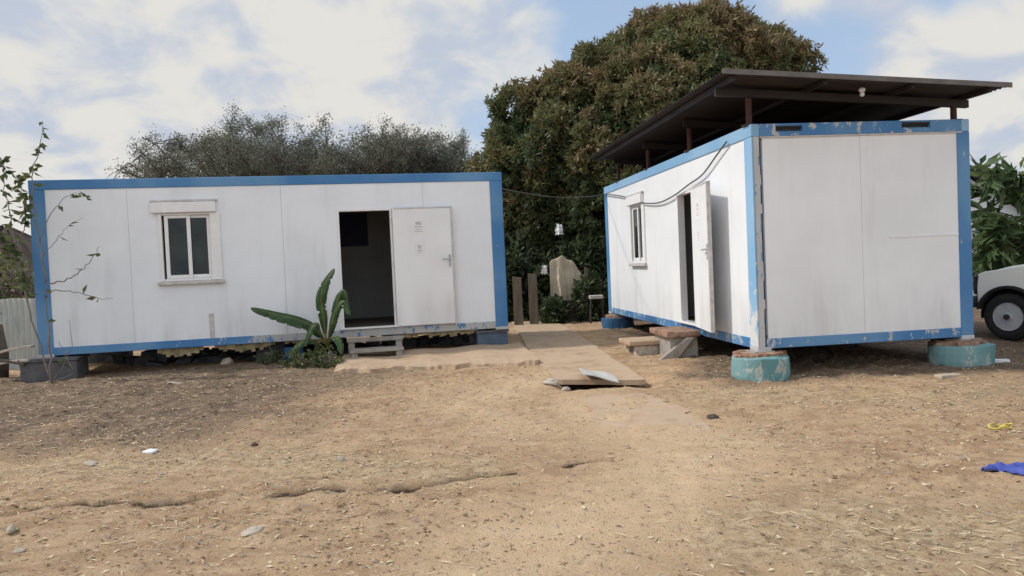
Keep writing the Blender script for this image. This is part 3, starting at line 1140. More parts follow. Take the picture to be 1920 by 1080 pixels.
rr_ = np.random.default_rng(29)  # rubble added to keep the underside dark, hiding the sunlit strip behind
mb = MB()
for i in range(150):
    lx = rr_.uniform(.6, 6.6)
    ly = rr_.normal(1.5, .30)
    p = locA(lx, ly, 0)
    w = rr_.uniform(.07, .17)
    zc = .11 + max(0, .20 - .45 * abs(ly - 1.5)) * rr_.uniform(.2, 1)
    q = Matrix.Rotation(rr_.uniform(0, 6.3), 3, 'Z') @ Matrix.Rotation(rr_.normal(0, .4), 3, 'X')
    one = MB().box(-w, w, -w * .75, w * .75, -w * .6, w * .6)
    rough(one, w * .45, 2.0 / w, i)
    mb.add([q @ Vector(v) + Vector((p.x, p.y, zc)) for v in one.v], one.f)
tag(mb.build('rubble', M['concrete_dark']), 'dark broken rubble added under the left cabin to block the sunlit ground behind', 'rubble', kind='stuff')

# blue drum beside the banana plant
p = G(548, 683)
p = Vector((p.x, 11.78, 0)) if False else locA(3.62, .12, 0)
zb = hgt(p.x, p.y) - .03
t = thing('drum', (p.x, p.y, zb), 'small dark blue dented drum half hidden under the left cabin by the banana plant', 'drum')
rough(MB().lathe([(.15, 0), (.16, .02), (.155, .1), (.162, .115), (.155, .13), (.155, .24), (.16, .26), (.14, .265)], n=24), .01, 8).build('drum_body', M['darkblue'], t, smooth=True)

# ------------------------------------------------------------ slab and steps at the left door
A = [G(628, 703), G(1012, 684)]
B_ = [locA(4.40, -.02, 0), locA(7.3, .02, 0)]
mb = MB()
n = 130
V = []
for i in range(n + 1):
    u = i / n
    f = A[0].lerp(A[1], u)
    b = B_[0].lerp(B_[1], u)
    f = f + Vector((0, (float(fbm(np.array(u * 14), np.array(3.5), 1, 18, 3)) - .5) * .28, 0))
    zt = .215 + .012 * math.sin(u * 19)
    zf = hgt(f.x, f.y)
    ed = .66 + .22 * float(fbm(np.array(u * 9), np.array(1.5), 1, 12, 3))
    V += [(b.x, b.y, zt), (f.x * ed + b.x * (1 - ed), f.y * ed + b.y * (1 - ed), zt - .02 * ed), (f.x, f.y, zf + .02 + .06 * float(fbm(np.array(u * 12), np.array(7.5), 1, 15, 3))), (f.x - .01, f.y - .05, zf - .12)]
mb.add(V, [(i * 4 + k, i * 4 + k + 1, (i + 1) * 4 + k + 1, (i + 1) * 4 + k) for i in range(n) for k in range(3)] + [(0, 1, 2, 3), tuple(n * 4 + k for k in (3, 2, 1, 0))])
tag(mb.build('door_slab', M['concrete_warm']), 'low crumbling concrete slab in front of the left cabin door', 'concrete slab')


def stair_step(x0, x1, yf, yb, zt, label):
    a = locA((x0 + x1) / 2, (yf + yb) / 2, 0)
    zb = .19
    t = thing('door_step', (a.x, a.y, zb), label, 'step', None, (0, 0, .2133))
    w, d, h = (x1 - x0) / 2, (yb - yf) / 2, zt - zb
    rough(MB().box(-w, w, -d, d, h - .055, h), .004, 6).build('tread', M['concrete'], t, bevel=.012)
    for s_ in (-1, 1):
        MB().box(s_ * (w - .07) - .05, s_ * (w - .07) + .05, -d + .02, d - .02, 0, h - .057).build('leg', M['concrete'], t, bevel=.01)
    return t


stair_step(4.50, 5.32, -.62, -.30, .33, 'lower concrete step at the left cabin door, nearest the slab')
stair_step(4.46, 5.34, -.29, -.03, .47, 'upper concrete step directly beneath the left cabin doorway')

# ------------------------------------------------------------ steps at the right door
p = locB(2.55, -.62, 0)
zb = hgt(p.x, p.y) - .03
t = thing('door_step', (p.x, p.y, zb), 'low pale slab step raised on two stones beside the walkway at the right cabin', 'step', None, (0, 0, RY))
rough(MB().box(-.30, .26, -.30, .30, .17, .235), .012, 5).build('tread', M['concrete_warm'], t, bevel=.014)
for s_ in (-1, 1):
    rough(MB().box(-.20, .16, s_ * .20 - .07, s_ * .20 + .07, 0, .168), .02, 6, s_).build('leg', M['stone'], t, bevel=.02)
p = locB(2.12, -.27, 0)
zb = hgt(p.x, p.y) - .03
t = thing('door_step', (p.x, p.y, zb), 'tall brick and concrete step with sloping grey side under the right cabin doorway', 'step', None, (0, 0, RY))
h = locB(2.2, 0, .09).z - zb
rough(MB().box(-.26, .22, -.42, .42, h - .10, h - .012), .014, 5).build('tread', M['brick'], t, bevel=.014)
rough(MB().box(-.20, .20, -.36, .36, 0, h - .102), .012, 5).build('base', M['concrete'], t, bevel=.014)
MB().prism([(-.42, 0), (-.14, 0), (.12, h - .11), (.02, h - .105)], -.45, -.37, 'y').build('brace', M['concrete'], t, bevel=.01)

# ------------------------------------------------------------ bent plate over the drain
p = G(1128, 733)
V = []
for i in range(13):
    u = i / 12
    for k in range(9):
        w = k / 8
        x = -.17 + .40 * u - .07 * w
        y = -.33 + .62 * w
        z = .15 - .075 * u + .010 * math.sin(u * 6 + w * 3) - .05 * max(0, u - .8)
        V.append((x, y, z))
fs = [(i * 9 + k, i * 9 + k + 1, (i + 1) * 9 + k + 1, (i + 1) * 9 + k) for i in range(12) for k in range(8)]
pl = MB()
pl.add(V, fs)
o = pl.build('drain_cover', M['plate'])
so = o.modifiers.new('solid', 'SOLIDIFY')
so.thickness = .012
o.location = (.98, 8.92, float(gz(.98, 8.92)) - .02)
o.rotation_euler = (R_(-1), R_(2), -.12)
tag(o, 'bent pale metal plate propped over the broken gap in the walkway', 'metal plate')


# ------------------------------------------------------------ cables
def cable(pts, r, label, k=8):
    P = []
    for a, b, c_, d in zip([pts[0]] + pts[:-2], pts[:-1], pts[1:], pts[2:] + [pts[-1]]):
        for i in range(k):
            u = i / k
            P.append(.5 * ((2 * b) + (c_ - a) * u + (2 * a - 5 * b + 4 * c_ - d) * u * u + (3 * b - a - 3 * c_ + d) * u ** 3))
    P.append(pts[-1])
    return tag(MB().tube(P, r, 6).build('cable', M['cable'], smooth=True), label, 'cable')


cable([locB(t, -.035, z) for t, z in [(.62, 2.50), (.95, 2.38), (1.45, 2.20), (2.0, 2.12), (2.6, 2.03), (3.3, 1.98), (4.0, 2.02), (4.7, 2.12), (5.5, 2.27), (6.5, 2.4), (7.0, 2.46)]], .011,
      'grey cable looping down the sunlit wall of the right cabin above the door')
a, b = locA(7.1, .02, 2.33), locB(7.1, -.01, 2.45)
cable([a.lerp(b, u) + Vector((0, 0, -.10 * math.sin(math.pi * u))) for u in np.linspace(0, 1, 8)], .009, 'thin cable strung across the gap between the two cabins')

# ------------------------------------------------------------ parked car at the right
wp = G(1897, 637)
wy = wp.y
wc = at(1897, 593, wy)
CR = R_(-58)
car = thing('parked_car', (wc.x - .44 * math.cos(CR) + .14 * math.sin(CR), wy - .44 * math.sin(CR) - .14 * math.cos(CR), hgt(wc.x, wy)), 'white off-road car with black tyres parked behind the right cabin, half out of the picture', 'car', None, (0, 0, CR))
RW = wc.z - car.location.z
def arch_pts(xc):
    P = [(xc + (RW + .05) * math.cos(a), RW + .02 + (RW + .05) * math.sin(a)) for a in np.linspace(R_(200), R_(-20), 31)]
    P = [q for q in P if q[1] > .45]
    return [(P[0][0] - .004, .45)] + P + [(P[-1][0] + .004, .45)]


prof = [(.02, .47), *arch_pts(.44), *arch_pts(3.55), (4.55, .45), (4.60, .95), (4.56, 1.10), (1.30, 1.125), (.75, 1.07), (.12, .985), (.04, .95), (.02, .76)]
MB().prism(prof, .06, 1.72, 'y').build('body', M['carpaint'], car, bevel=.022)
MB().prism([(.12, .98), (.42, 1.055), (1.22, 1.155), (1.22, 1.11), (.42, 1.02)], .22, 1.56, 'y').build('bonnet', M['carpaint'], car, bevel=.02)
MB().prism([(1.32, 1.126), (1.72, 1.72), (1.82, 1.78), (4.45, 1.78), (4.54, 1.127)], .15, 1.63, 'y').build('cab', M['carpaint'], car, bevel=.05)
for sy, yy in ((-1, .142), (1, 1.634)):
    for x0, x1, s0 in ((1.72, 2.5, .30), (2.58, 3.4, 0), (3.5, 4.35, 0)):
        MB().prism([(x0 - s0 * .3, 1.19), (x0 + s0 * .7, 1.66), (x1, 1.66), (x1, 1.19)], yy, yy + .006, 'y').build('side_window', M['glass'], car)
MB().add([(1.30, .24, 1.17), (1.30, 1.54, 1.17), (1.66, 1.46, 1.68), (1.66, .32, 1.68)], [(0, 1, 2, 3)]).build('windscreen', M['glass'], car)
MB().box(-.14, .015, .0, 1.78, .46, .62).build('bumper', M['dark'], car, bevel=.04)
MB().box(-.05, .018, .10, 1.68, .66, .92).build('grille', M['dark'], car, bevel=.01)
for y in (.12, 1.42):
    hl = MB().box(-.07, -.051, y, y + .26, .70, .86).build('headlight', M['rim'], car, bevel=.02)
    MB().box(-.082, -.071, y + .02, y + .24, .72, .84).build('lens', M['glass'], hl, bevel=.006)
for y in (-.005, 1.70):
    fl = [(.44 + (RW + q) * math.cos(a), RW + .02 + (RW + q) * math.sin(a)) for q, an in ((.085, np.linspace(R_(168), R_(-10), 17)), (.042, np.linspace(R_(-10), R_(168), 17))) for a in an]
    MB().prism(fl, y, y + .085, 'y').build('wheel_arch', M['rubber'], car, bevel=.01)
for x in (.44, 3.55):
    for y, sg in ((.14, -1), (1.64, 1)):
        q = .12
        tyre = MB().lathe([(RW * .60, -q * .4), (RW * .61, -q * .97), (RW * .80, -q * 1.05), (RW * .95, -q * .9), (RW, -q * .6), (RW, q * .6), (RW * .95, q * .9), (RW * .8, q * 1.05), (RW * .61, q * .97), (RW * .6, q * .4)], (x, y, RW), 32, 'y').build('wheel', M['rubber'], car, smooth=False)
        s_ = sg * (q + .004)
        rim = MB().lathe([(RW * .60, sg * q * .9), (RW * .585, sg * q * .98), (RW * .50, sg * q * .62), (RW * .36, sg * q * .55), (RW * .30, sg * q * .85), (RW * .16, sg * q * .92), (RW * .14, sg * q * 1.2), (.02, sg * q * 1.22)], (x, y, RW), 24, 'y').build('rim', M['rim'], tyre, smooth=False)
        MB().lathe([(RW * .13, sg * q * 1.0), (RW * .12, sg * q * 1.3), (RW * .04, sg * q * 1.36)], (x, y, RW), 14, 'y').build('hub_cap', M['dark'], tyre)
for xc in (.44, 3.55):
    for y in (.075, 1.45):
        wl = [(xc + (RW + q) * math.cos(a), RW + .02 + (RW + q) * math.sin(a)) for q, an in ((.048, np.linspace(R_(188), R_(-8), 19)), (.036, np.linspace(R_(-8), R_(188), 19))) for a in an]
        MB().prism(wl, y, y + .25, 'y').build('wheel_well', M['rubber'], car)
        MB().prism([(xc + (RW + .036) * math.cos(a), RW + .02 + (RW + .036) * math.sin(a)) for a in np.linspace(R_(188), R_(-8), 19)], y + (.251 if y < 1 else -.006), y + (.256 if y < 1 else -.001), 'y').build('wheel_well', M['rubber'], car)
MB().box(1.62, 1.72, -.14, .13, 1.15, 1.32).build('mirror', M['dark'], car, bevel=.02)
MB().box(2.35, 2.47, .04, .058, 1.0, 1.03).build('door_handle', M['dark'], car, bevel=.004)


# ------------------------------------------------------------ vegetation
def in_lobes(P, lobes, k):
    hit = np.zeros(len(P), bool)
    for c, r in lobes:
        hit |= (((P - c) / r) ** 2).sum(1) < k * k
    return hit


def crown_clumps(lobes, nper, r=rng, rmin=.80, rmax=1.04, inner=.80):
    out, nor = [], []
    for c, rad in lobes:
        m = int(nper * (rad[0] * rad[1] + rad[1] * rad[2] + rad[0] * rad[2]) / 3)
        d = unit(r.normal(size=(m, 3)))
        bumpy = 1 + .10 * np.sin(d[:, 0] * 7 + c[0]) * np.sin(d[:, 1] * 6 + 2) + .09 * np.sin(d[:, 2] * 9 + c[2]) * np.sin(d[:, 0] * 8)
        rr = (rmin + (rmax - rmin) * r.random(m)) * bumpy
        P = c + d * rad * rr[:, None]
        out.append(P)
        nor.append(unit(d / rad))
    P, N = np.concatenate(out), np.concatenate(nor)
    keep = ~in_lobes(P, lobes, inner)
    return P[keep], N[keep]


def rosettes(P, N, k, length, width, spread=.9, droop=.35, r=rng):
    n = len(P)
    base = np.repeat(P, k, 0) + r.normal(size=(n * k, 3)) * length * .25
    d = np.repeat(N, k, 0) * .6 + r.normal(size=(n * k, 3)) * spread + np.array([0, 0, -droop])
    L = length * (.7 + .6 * r.random(n * k))
    return leaf_quads(base, d, L, width * (.8 + .4 * r.random(n * k)), r)


def limbs(mb, base, targets, r0, trunk_h, seed=0, wob=.35):
    """trunk plus curved limbs to the targets"""
    rr = random.Random(seed)
    base = Vector(base)
    top = base + Vector((rr.uniform(-.2, .2), rr.uniform(-.2, .2), trunk_h))
    for tg in targets:
        tg = Vector(tg)
        mid = top.lerp(tg, .45) + Vector((rr.uniform(-wob, wob), rr.uniform(-wob, wob), rr.uniform(0, wob)))
        P = []
        for i in range(9):
            u = i / 8
            P.append(top * (1 - u) ** 2 + mid * 2 * u * (1 - u) + tg * u * u)
        mb.tube(P, [max(.012, r0 * .5 * (1 - .93 * i / 8)) for i in range(9)], 6)
    return top


def trunk(name, base, h, r0, m, parent, top=None, lean=(0, 0)):
    base = Vector(base)
    P = [base + Vector((lean[0] * u + .06 * math.sin(u * 5), lean[1] * u, h * u - .15 * (u == 0))) for u in [0, .06, .2, .4, .6, .8, 1]]
    return MB().tube(P, [r0 * 1.5, r0 * 1.2, r0, r0 * .92, r0 * .86, r0 * .8, r0 * .75], 14).build(name, m, parent, smooth=True)


# mango tree behind the gap
MY = 22.0
def mp(px, py, Y=MY):
    return np.array(at(px, py, Y))
lobes = []
for px, py, rw, rh, dy in [(1312, 165, 122, 138, 0), (1405, 182, 95, 112, .5), (1132, 268, 132, 150, -.6), (1015, 300, 92, 118, -.2), (1240, 300, 180, 180, -1.2),
                           (1050, 420, 110, 110, .6), (1180, 420, 150, 110, .4), (970, 375, 62, 105, .5), (1420, 300, 80, 140, .8), (1228, 175, 112, 118, .2)]:
    s_ = MY / FPX
    lobes.append((mp(px, py, MY + dy), np.array([rw * s_, max(rw, rh) * s_ * .95, rh * s_])))
mtree = thing('mango_tree', (4.2, MY, .15), 'big dense dark green tree with rusty young leaves behind the gap between the cabins', 'tree')
mo = np.array(mtree.location)
sub = []
for c, rad in lobes:
    m = int(26 * (rad[0] * rad[2]) ** .5)
    d = unit(rng.normal(size=(m, 3)))
    for q in d:
        ctr = c + q * rad * rng.uniform(.80, .97)
        if not in_lobes(ctr[None], lobes, .82)[0]:
            e = rng.uniform(.30, .95)
            sub.append((ctr, np.array([e, e, e * .8])))
for c, rad in lobes:
    for q in unit(rng.normal(size=(int(30 * (rad[0] * rad[2]) ** .5), 3))):
        ctr = c + q * rad * rng.uniform(.98, 1.13)
        if not in_lobes(ctr[None], lobes, .95)[0]:
            e = rng.uniform(.12, .30)
            sub.append((ctr, np.array([e, e, e * 1.3])))
P, N, SK = [], [], []
for i, (c, rad) in enumerate(sub):
    m = int(270 * rad[0] ** 2 + 16)
    d = unit(rng.normal(size=(m, 3)) + np.array([0, 0, .35]))
    P.append(c + d * rad * (.55 + .5 * rng.random(m))[:, None])
    N.append(d)
    SK.append(np.full(m, rng.normal()))
P, N, SK = np.concatenate(P), np.concatenate(N), np.concatenate(SK)
k_ = ~in_lobes(P, lobes, .78)
P, N, SK = P[k_], N[k_], SK[k_]
LK = 13
V1, F1 = rosettes(P, N, LK, .165, .052, .9, .2)
zrel = (P[:, 2] - 4.5) / 4.5
score = .10 * SK + .16 * N[:, 2] + .16 * zrel + .10 * rng.normal(size=len(P)) + .5 * (fbm(P[:, 0] + P[:, 1] * .5, P[:, 2] + P[:, 1] * .3, .6, 61, 3) - .5)
kind = np.where(score > .235, 2, np.where(score > -.01, 1, 0))
mi1 = np.repeat(kind, LK)
Pi, Ni = crown_clumps(lobes, 420, inner=.62, rmin=.55, rmax=.86)
V2, F2 = rosettes(Pi, Ni, 8, .32, .12, .9, .2)
np_mesh('crown', np.concatenate([V1, V2]) - mo, np.concatenate([F1, F2 + len(V1)]), [M['mango_green'], M['mango_olive'], M['mango_brown']],
        np.concatenate([mi1, np.zeros(len(F2), int)]), mtree)
trunk('trunk', (0, 0, 0), 2.6, .42, M['bark'], mtree)
lb = MB()
limbs(lb, (0, 0, 0), [Vector(c) - Vector(mo) for c, r in lobes], .5, 2.4, 3)
lb.build('limbs', M['bark'], mtree, smooth=True)


# flat topped acacia behind the left cabin
def acacia(name, base, crown_c, crown_r, nlimb, ntwig, nleaf, label, seed, lsize=.085, wisps=()):
    r = np.random.default_rng(seed)
    rr = random.Random(seed)
    t = thing(name, base, label, 'tree')
    b = Vector(base)
    trunk('trunk', (0, 0, 0), crown_c[2] - base[2] - crown_r[2] * 1.1, .24, M['bark'], t)
    mb = MB()
    tips = []
    top = Vector((0, 0, crown_c[2] - base[2] - crown_r[2] * 1.15))
    cc = Vector(crown_c) - b
    for i in range(nlimb):
        a = 2 * math.pi * (i + rr.random() * .7) / nlimb
        q = math.sqrt(rr.uniform(.02, .98))
        zz = math.sqrt(max(0, 1 - q * q))
        tg = cc + Vector((math.cos(a) * q * crown_r[0], math.sin(a) * q * crown_r[1], crown_r[2] * (zz * rr.uniform(.35, .98) - .2)))
        tips.append(tg)
    def env(x, y):
        q = ((x - cc.x) / (crown_r[0] * 1.22)) ** 2 + ((y - cc.y) / (crown_r[1] * 1.3)) ** 2
        return cc.z + crown_r[2] * (1.06 * math.sqrt(max(0, 1 - min(1, q))) + .10 * math.sin(x * 1.7 + seed) + .06 * math.sin(x * 4.1))
    for tg in tips:
        tg.z = min(tg.z, env(tg.x, tg.y) - .55)
    for w in wisps:
        tips.append(Vector(w) - b)
    leafP = []
    for tg in tips:
        mid = top.lerp(tg, .5) + Vector((0, 0, -.25 * (tg - top).length * .4))
        C = [top * (1 - u) ** 2 + mid * 2 * u * (1 - u) + tg * u * u for u in np.linspace(0, 1, 10)]
        mb.tube(C, [.10 * (1 - .85 * u) + .008 for u in np.linspace(0, 1, 10)], 5)
        for k in range(ntwig):
            s0 = C[rr.randint(4, 9)]
            d = Vector((rr.gauss(0, 1), rr.gauss(0, 1), rr.gauss(.55, .7))).normalized() * rr.uniform(.7, 1.7)
            e = s0 + d
            e.z = min(e.z, env(e.x, e.y) - .15)
            m2 = s0.lerp(e, .5) + Vector((rr.uniform(-.15, .15), rr.uniform(-.15, .15), rr.uniform(-.05, .2)))
            mb.tube([s0, m2, e], [.022, .015, .007], 4, False)
            for _ in range(3):
                q0 = s0.lerp(e, rr.uniform(.3, 1))
                q1 = q0 + Vector((rr.gauss(0, 1), rr.gauss(0, 1), rr.gauss(.3, .8))).normalized() * rr.uniform(.25, .6)
                q1.z = min(q1.z, env(q1.x, q1.y) + .1)
                mb.tube([q0, q1], [.011, .005], 3, False)
                leafP += [q0.lerp(q1, u) for u in (.2, .5, .8, 1)]
            leafP += [s0.lerp(e, u) for u in (.35, .6, .8, 1)]
    mb.build('limbs', M['bark'], t)
    LP = np.array([tuple(p) for p in leafP])
    reach = np.abs((LP - np.array(cc)) / np.array(crown_r))
    dens = np.clip(1.25 - .75 * np.maximum(reach[:, 0], 0) ** 2.0, .12, 1)
    LP = LP[r.random(len(LP)) < dens]
    LP = LP[r.integers(0, len(LP), nleaf)]
    n_ = len(LP)
    k = 6
    base_ = np.repeat(LP + r.normal(size=(n_, 3)) * .10, k, 0) + r.normal(size=(n_ * k, 3)) * .08
    V, F_ = leaf_quads(base_, r.normal(size=(n_ * k, 3)), lsize * (.6 + .8 * r.random(n_ * k)), lsize * .42, r)
    np_mesh('crown', V, F_, [M['acacia']], None, t)
    return t


acacia('acacia_tree', (-7.4, 28, .15), (-7.9, 28, 5.2), (5.3, 4.2, 2.2), 52, 14, 36000, 'wide flat topped grey green tree with thin crown behind the left cabin', 5,
       wisps=[tuple(at(230, 316, 27.5)), tuple(at(262, 292, 28)), tuple(at(290, 270, 28)), tuple(at(330, 260, 27.8)), tuple(at(240, 305, 28.4))])
acacia('acacia_tree', (-2.9, 30, .15), (-3.9, 30, 5.4), (3.0, 2.2, 1.75), 26, 12, 13000, 'smaller thin grey green tree at the right end of the flat topped tree', 11)


# dark hedge and shrubs behind the gap
def bush(name, c, rad, label, mats, n=260, leaf=.14, seed=1, cat='shrub', k=12, group=None, weights=None):
    r = np.random.default_rng(seed)
    t = thing(name, c, label, cat, group)
    rad = np.array(rad)
    lob = [(np.array([0, 0, rad[2] * .85]), rad)]
    for i in range(4):
        d = unit(r.normal(size=3))
        lob.append((np.array([0, 0, rad[2] * .85]) + d * rad * .6, rad * r.uniform(.45, .65)))
    P, N = crown_clumps(lob, n, r, .45, 1.06, .45)
    P[:, 2] = np.maximum(P[:, 2], .03)
    V, F_ = rosettes(P, N, k, leaf, leaf * .38, .8, .15, r)
    mi = np.repeat(r.choice(len(mats), len(P), p=weights), k)
    np_mesh('foliage', V, F_, mats, mi, t)
    mb = MB()
    for i in range(7):
        a = r.uniform(0, 6.28)
        e = Vector((math.cos(a) * rad[0] * .6, math.sin(a) * rad[1] * .6, rad[2] * r.uniform(.8, 1.6)))
        mb.tube([(0, 0, -.05), e * .5 + Vector((0, 0, .1)), e], [.03, .02, .008], 5)
    mb.build('stem', M['twig'], t)
    return t


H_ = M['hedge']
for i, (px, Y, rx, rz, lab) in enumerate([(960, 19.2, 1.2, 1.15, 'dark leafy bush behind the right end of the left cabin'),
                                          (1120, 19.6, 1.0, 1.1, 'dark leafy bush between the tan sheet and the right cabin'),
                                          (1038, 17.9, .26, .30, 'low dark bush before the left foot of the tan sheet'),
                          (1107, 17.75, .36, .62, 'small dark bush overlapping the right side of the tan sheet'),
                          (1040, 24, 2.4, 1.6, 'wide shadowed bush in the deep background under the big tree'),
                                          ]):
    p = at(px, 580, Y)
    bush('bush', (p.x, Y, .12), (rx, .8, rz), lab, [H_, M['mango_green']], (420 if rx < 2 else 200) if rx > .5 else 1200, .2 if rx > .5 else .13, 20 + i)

# tan cover standing in the gap
p = at(1066, 575, 18.3)
tz = .12
tw = thing('hanging_sheet', (p.x, 18.3, tz), 'pale tan cloth sheet hanging upright among dark bushes in the gap between the cabins', 'cloth sheet')
V, n, m_ = [], 70, 50
for j in range(m_):
    u = j / (m_ - 1)
    for k in range(n):
        w = k / (n - 1) - .5
        top_z = 1.58 - .95 * max(0, w + .05) ** 1.6 - .9 * max(0, -w - .28) ** 1.2 - .03 * math.sin(w * 17)
        low_z = .34 + .05 * w + .02 * math.sin(w * 23)
        z = low_z + (top_z - low_z) * u
        fold = (.03 * math.sin(w * 17 + 1.6 * math.sin(u * 3)) + .012 * math.sin(w * 41 + u * 2)) * (1 - .6 * u) + .10 * (float(fbm(np.array(w * 5.0), np.array(u * 3.0), 1, 37, 4)) - .5)
        V.append((w * (.84 - .10 * u) - .04 * u, fold - .12 * u * 0 + .10 * (u - .5), z))
mb = MB()
mb.add(V, [(j * n + k, j * n + k + 1, (j + 1) * n + k + 1, (j + 1) * n + k) for j in range(m_ - 1) for k in range(n - 1)])
o = mb.build('cloth', M['tarp'], tw, smooth=True, fix=False)
so = o.modifiers.new('solid', 'SOLIDIFY')
so.thickness = .006
mb = MB()
for k in range(4):
    mb.box(-.42 + .05 * k, .40, -.5, -.16, .0 + k * .14, .13 + k * .14)
mb.build('crates', M['wood_dark'], tw, bevel=.01)
MB().box(-.40, .38, .17, .23, -.1, 1.22).build('board', M['wood_dark'], tw)

for px, py0, py1, Y, lab in [(972, 518, 582, 17.2, 'pale upright fence plank just right of the left cabin'), (1001, 512, 580, 17.3, 'taller pale upright fence plank standing nearer the tan sheet'),
                             (1102, 500, 578, 17.4, 'thin grey pole to the right of the tan sheet')]:
    a, b = at(px, py0, Y), at(px, py1, Y)
    wd = .11 if px < 1050 else .045
    z0 = hgt(b.x, Y) - .1
    mb = MB().prism([(-wd, 0), (wd, 0), (wd * .9, a.z - z0 - .03), (-wd * .95, a.z - z0)], -.02, .02, 'y')
    tag(rough(mb, .01, 4, px).build('fence_plank' if px < 1050 else 'pole', M['plank'], bevel=.004, loc=(b.x, Y, z0)), lab, 'plank' if px < 1050 else 'pole', 'fence planks in the gap' if px < 1050 else None)
p = at(1118, 575, 16.9)
t = thing('stool', (p.x, 16.9, hgt(p.x, 16.9) - .02), 'small pale topped stool on dark legs by the far corner of the right cabin', 'stool')
MB().box(-.15, .15, -.15, .15, .56, .64).build('seat', M['sill'], t, bevel=.012)
for sx in (-1, 1):
    for sy in (-1, 1):
        MB().tube([(sx * .12, sy * .12, .57), (sx * .15, sy * .15, 0)], .018, 6).build('leg', M['dark'], t)
for px, py, Y, w, lab in [(1048, 430, 18.9, .13, 'white plastic bag caught in the dark branches above the tan sheet'), (1021, 506, 17.2, .10, 'small white bag hanging left of the tan sheet')]:
    p = at(px, py, Y)
    mb = MB()
    Vb = []
    for i in range(13):
        for k in range(11):
            u, v_ = i / 12 - .5, k / 10 - .5
            edge = 1 + .25 * math.sin(i * 1.7 + px) * abs(v_) + .25 * math.cos(k * 2.1 + px) * abs(u)
            Vb.append((u * w * 1.7 * edge * (1 - .35 * (v_ + .5)), .25 * w * math.sin(u * 9 + px) * (1 - v_) + .06 * w * math.sin(v_ * 13), v_ * w * 1.9 * edge))
    mb.add(Vb, [(i * 11 + k, i * 11 + k + 1, (i + 1) * 11 + k + 1, (i + 1) * 11 + k) for i in range(12) for k in range(10)])
    tag(rough(mb, w * .22, 1.1 / w, px).build('plastic_bag', M['white_cloth'], smooth=True, loc=p), lab, 'plastic bag')
# dark boarded fence far behind the gap
p0, p1 = Vector((-3.5, 25.6, .1)), Vector((4.5, 24.6, .1))
t = thing('board_fence', p0, 'dark weathered board fence behind the bushes under the big tree', 'fence')
mb = MB()
q = p1 - p0
for i in range(52):
    a = q * (i / 52)
    mb.box(a.x, a.x + .145, a.y - .01 - .02 * (i % 2), a.y + .012 - .02 * (i % 2), -.1, 1.55 + .12 * random.random())
mb.build('boards', M['wood_dark'], t)
for u in (0, .33, .66, 1):
    a = q * u
    MB().box(a.x - .05, a.x + .05, a.y + .05, a.y + .14, -.2, 1.7).build('post', M['wood_dark'], t)


# ------------------------------------------------------------ banana plant by the left door
bp = locA(4.02, -.42, 0)
bz = hgt(bp.x, bp.y)
ban = thing('banana_plant', (bp.x, bp.y, bz), 'young banana plant with one long leaf reaching left along the left cabin wall', 'plant')
BY = bp.y


def blade(path, wid, tear=.25, seed=0, fold=.35, n=44):
    r = random.Random(seed)
    pts = [Vector(p) - Vector((bp.x, bp.y, bz)) for p in path]
    C = []
    for i in range(n + 1):
        u = i / n * (len(pts) - 1)
        k = min(int(u), len(pts) - 2)
        a, b, c_, d = pts[max(k - 1, 0)], pts[k], pts[k + 1], pts[min(k + 2, len(pts) - 1)]
        f = u - k
        C.append(.5 * ((2 * b) + (c_ - a) * f + (2 * a - 5 * b + 4 * c_ - d) * f * f + (3 * b - a - 3 * c_ + d) * f ** 3))
    mb = MB()
    V = []
    for i, c_ in enumerate(C):
        u = i / n
        tg = (C[min(i + 1, n)] - C[max(i - 1, 0)]).normalized()
        side = tg.cross(Vector((.15, -.55, .8))).normalized()
        up = side.cross(tg)
        w = wid * (math.sin(math.pi * min(1, (u - .12) / .88) ** .85) ** .5 if u > .12 else .06)
        w1 = w * (1 - tear * 1.1 * r.random() * (r.random() < .16) - .06 * r.random())
        w2 = w * (1 - tear * 1.1 * r.random() * (r.random() < .16) - .06 * r.random())
        V += [c_ - side * w1 - up * w * fold, c_ - side * w * .5 + up * w * .06, c_ + up * .0, c_ + side * w * .5 + up * w * .06, c_ + side * w2 - up * w * fold]
    mb.add(V, [(i * 5 + k, i * 5 + k + 1, (i + 1) * 5 + k + 1, (i + 1) * 5 + k) for i in range(n) for k in range(4)])
    return mb, C


lv = [([(612, 648), (590, 615), (560, 600), (520, 590), (470, 577)], [0, -.05, -.12, -.18, -.22], .135, .35),
      ([(612, 648), (607, 600), (602, 560), (610, 530), (627, 503)], [0, -.05, -.1, -.05, .02], .085, .6),
      ([(614, 648), (621, 612), (631, 580), (645, 566), (655, 592)], [0, -.12, -.2, -.25, -.3], .085, .7),
      ([(614, 648), (622, 612), (634, 560), (643, 545), (652, 566)], [0, -.1, -.15, -.2, -.2], .075, .7),
      ([(612, 648), (600, 620), (592, 607), (580, 625), (572, 650)], [0, -.15, -.22, -.3, -.35], .06, .5),
      ([(612, 655), (590, 640), (570, 640), (552, 655), (545, 680)], [0, -.15, -.25, -.3, -.35], .07, .5),
      ([(614, 650), (625, 632), (636, 640), (640, 665)], [0, -.2, -.3, -.35], .07, .5)]
for i, (pp, dy, w, tr) in enumerate(lv):
    path = [at(px, py, BY + d) for (px, py), d in zip(pp, dy)]
    mb, C = blade(path, w, tr, i)
    lf = mb.build('leaf', M['banana'], ban, fix=False)
    MB().tube(C[::4], [.016 - .012 * j / (len(C[::4]) - 1) for j in range(len(C[::4]))], 5).build('midrib', M['shrub_yellow'], lf)
MB().tube([(0, 0, -.05), (.0, .0, .2), (.01, 0, float(at(612, 650, BY).z) - bz + .05)], [.075, .06, .04], 10).build('stem', M['weed'], ban, smooth=True)

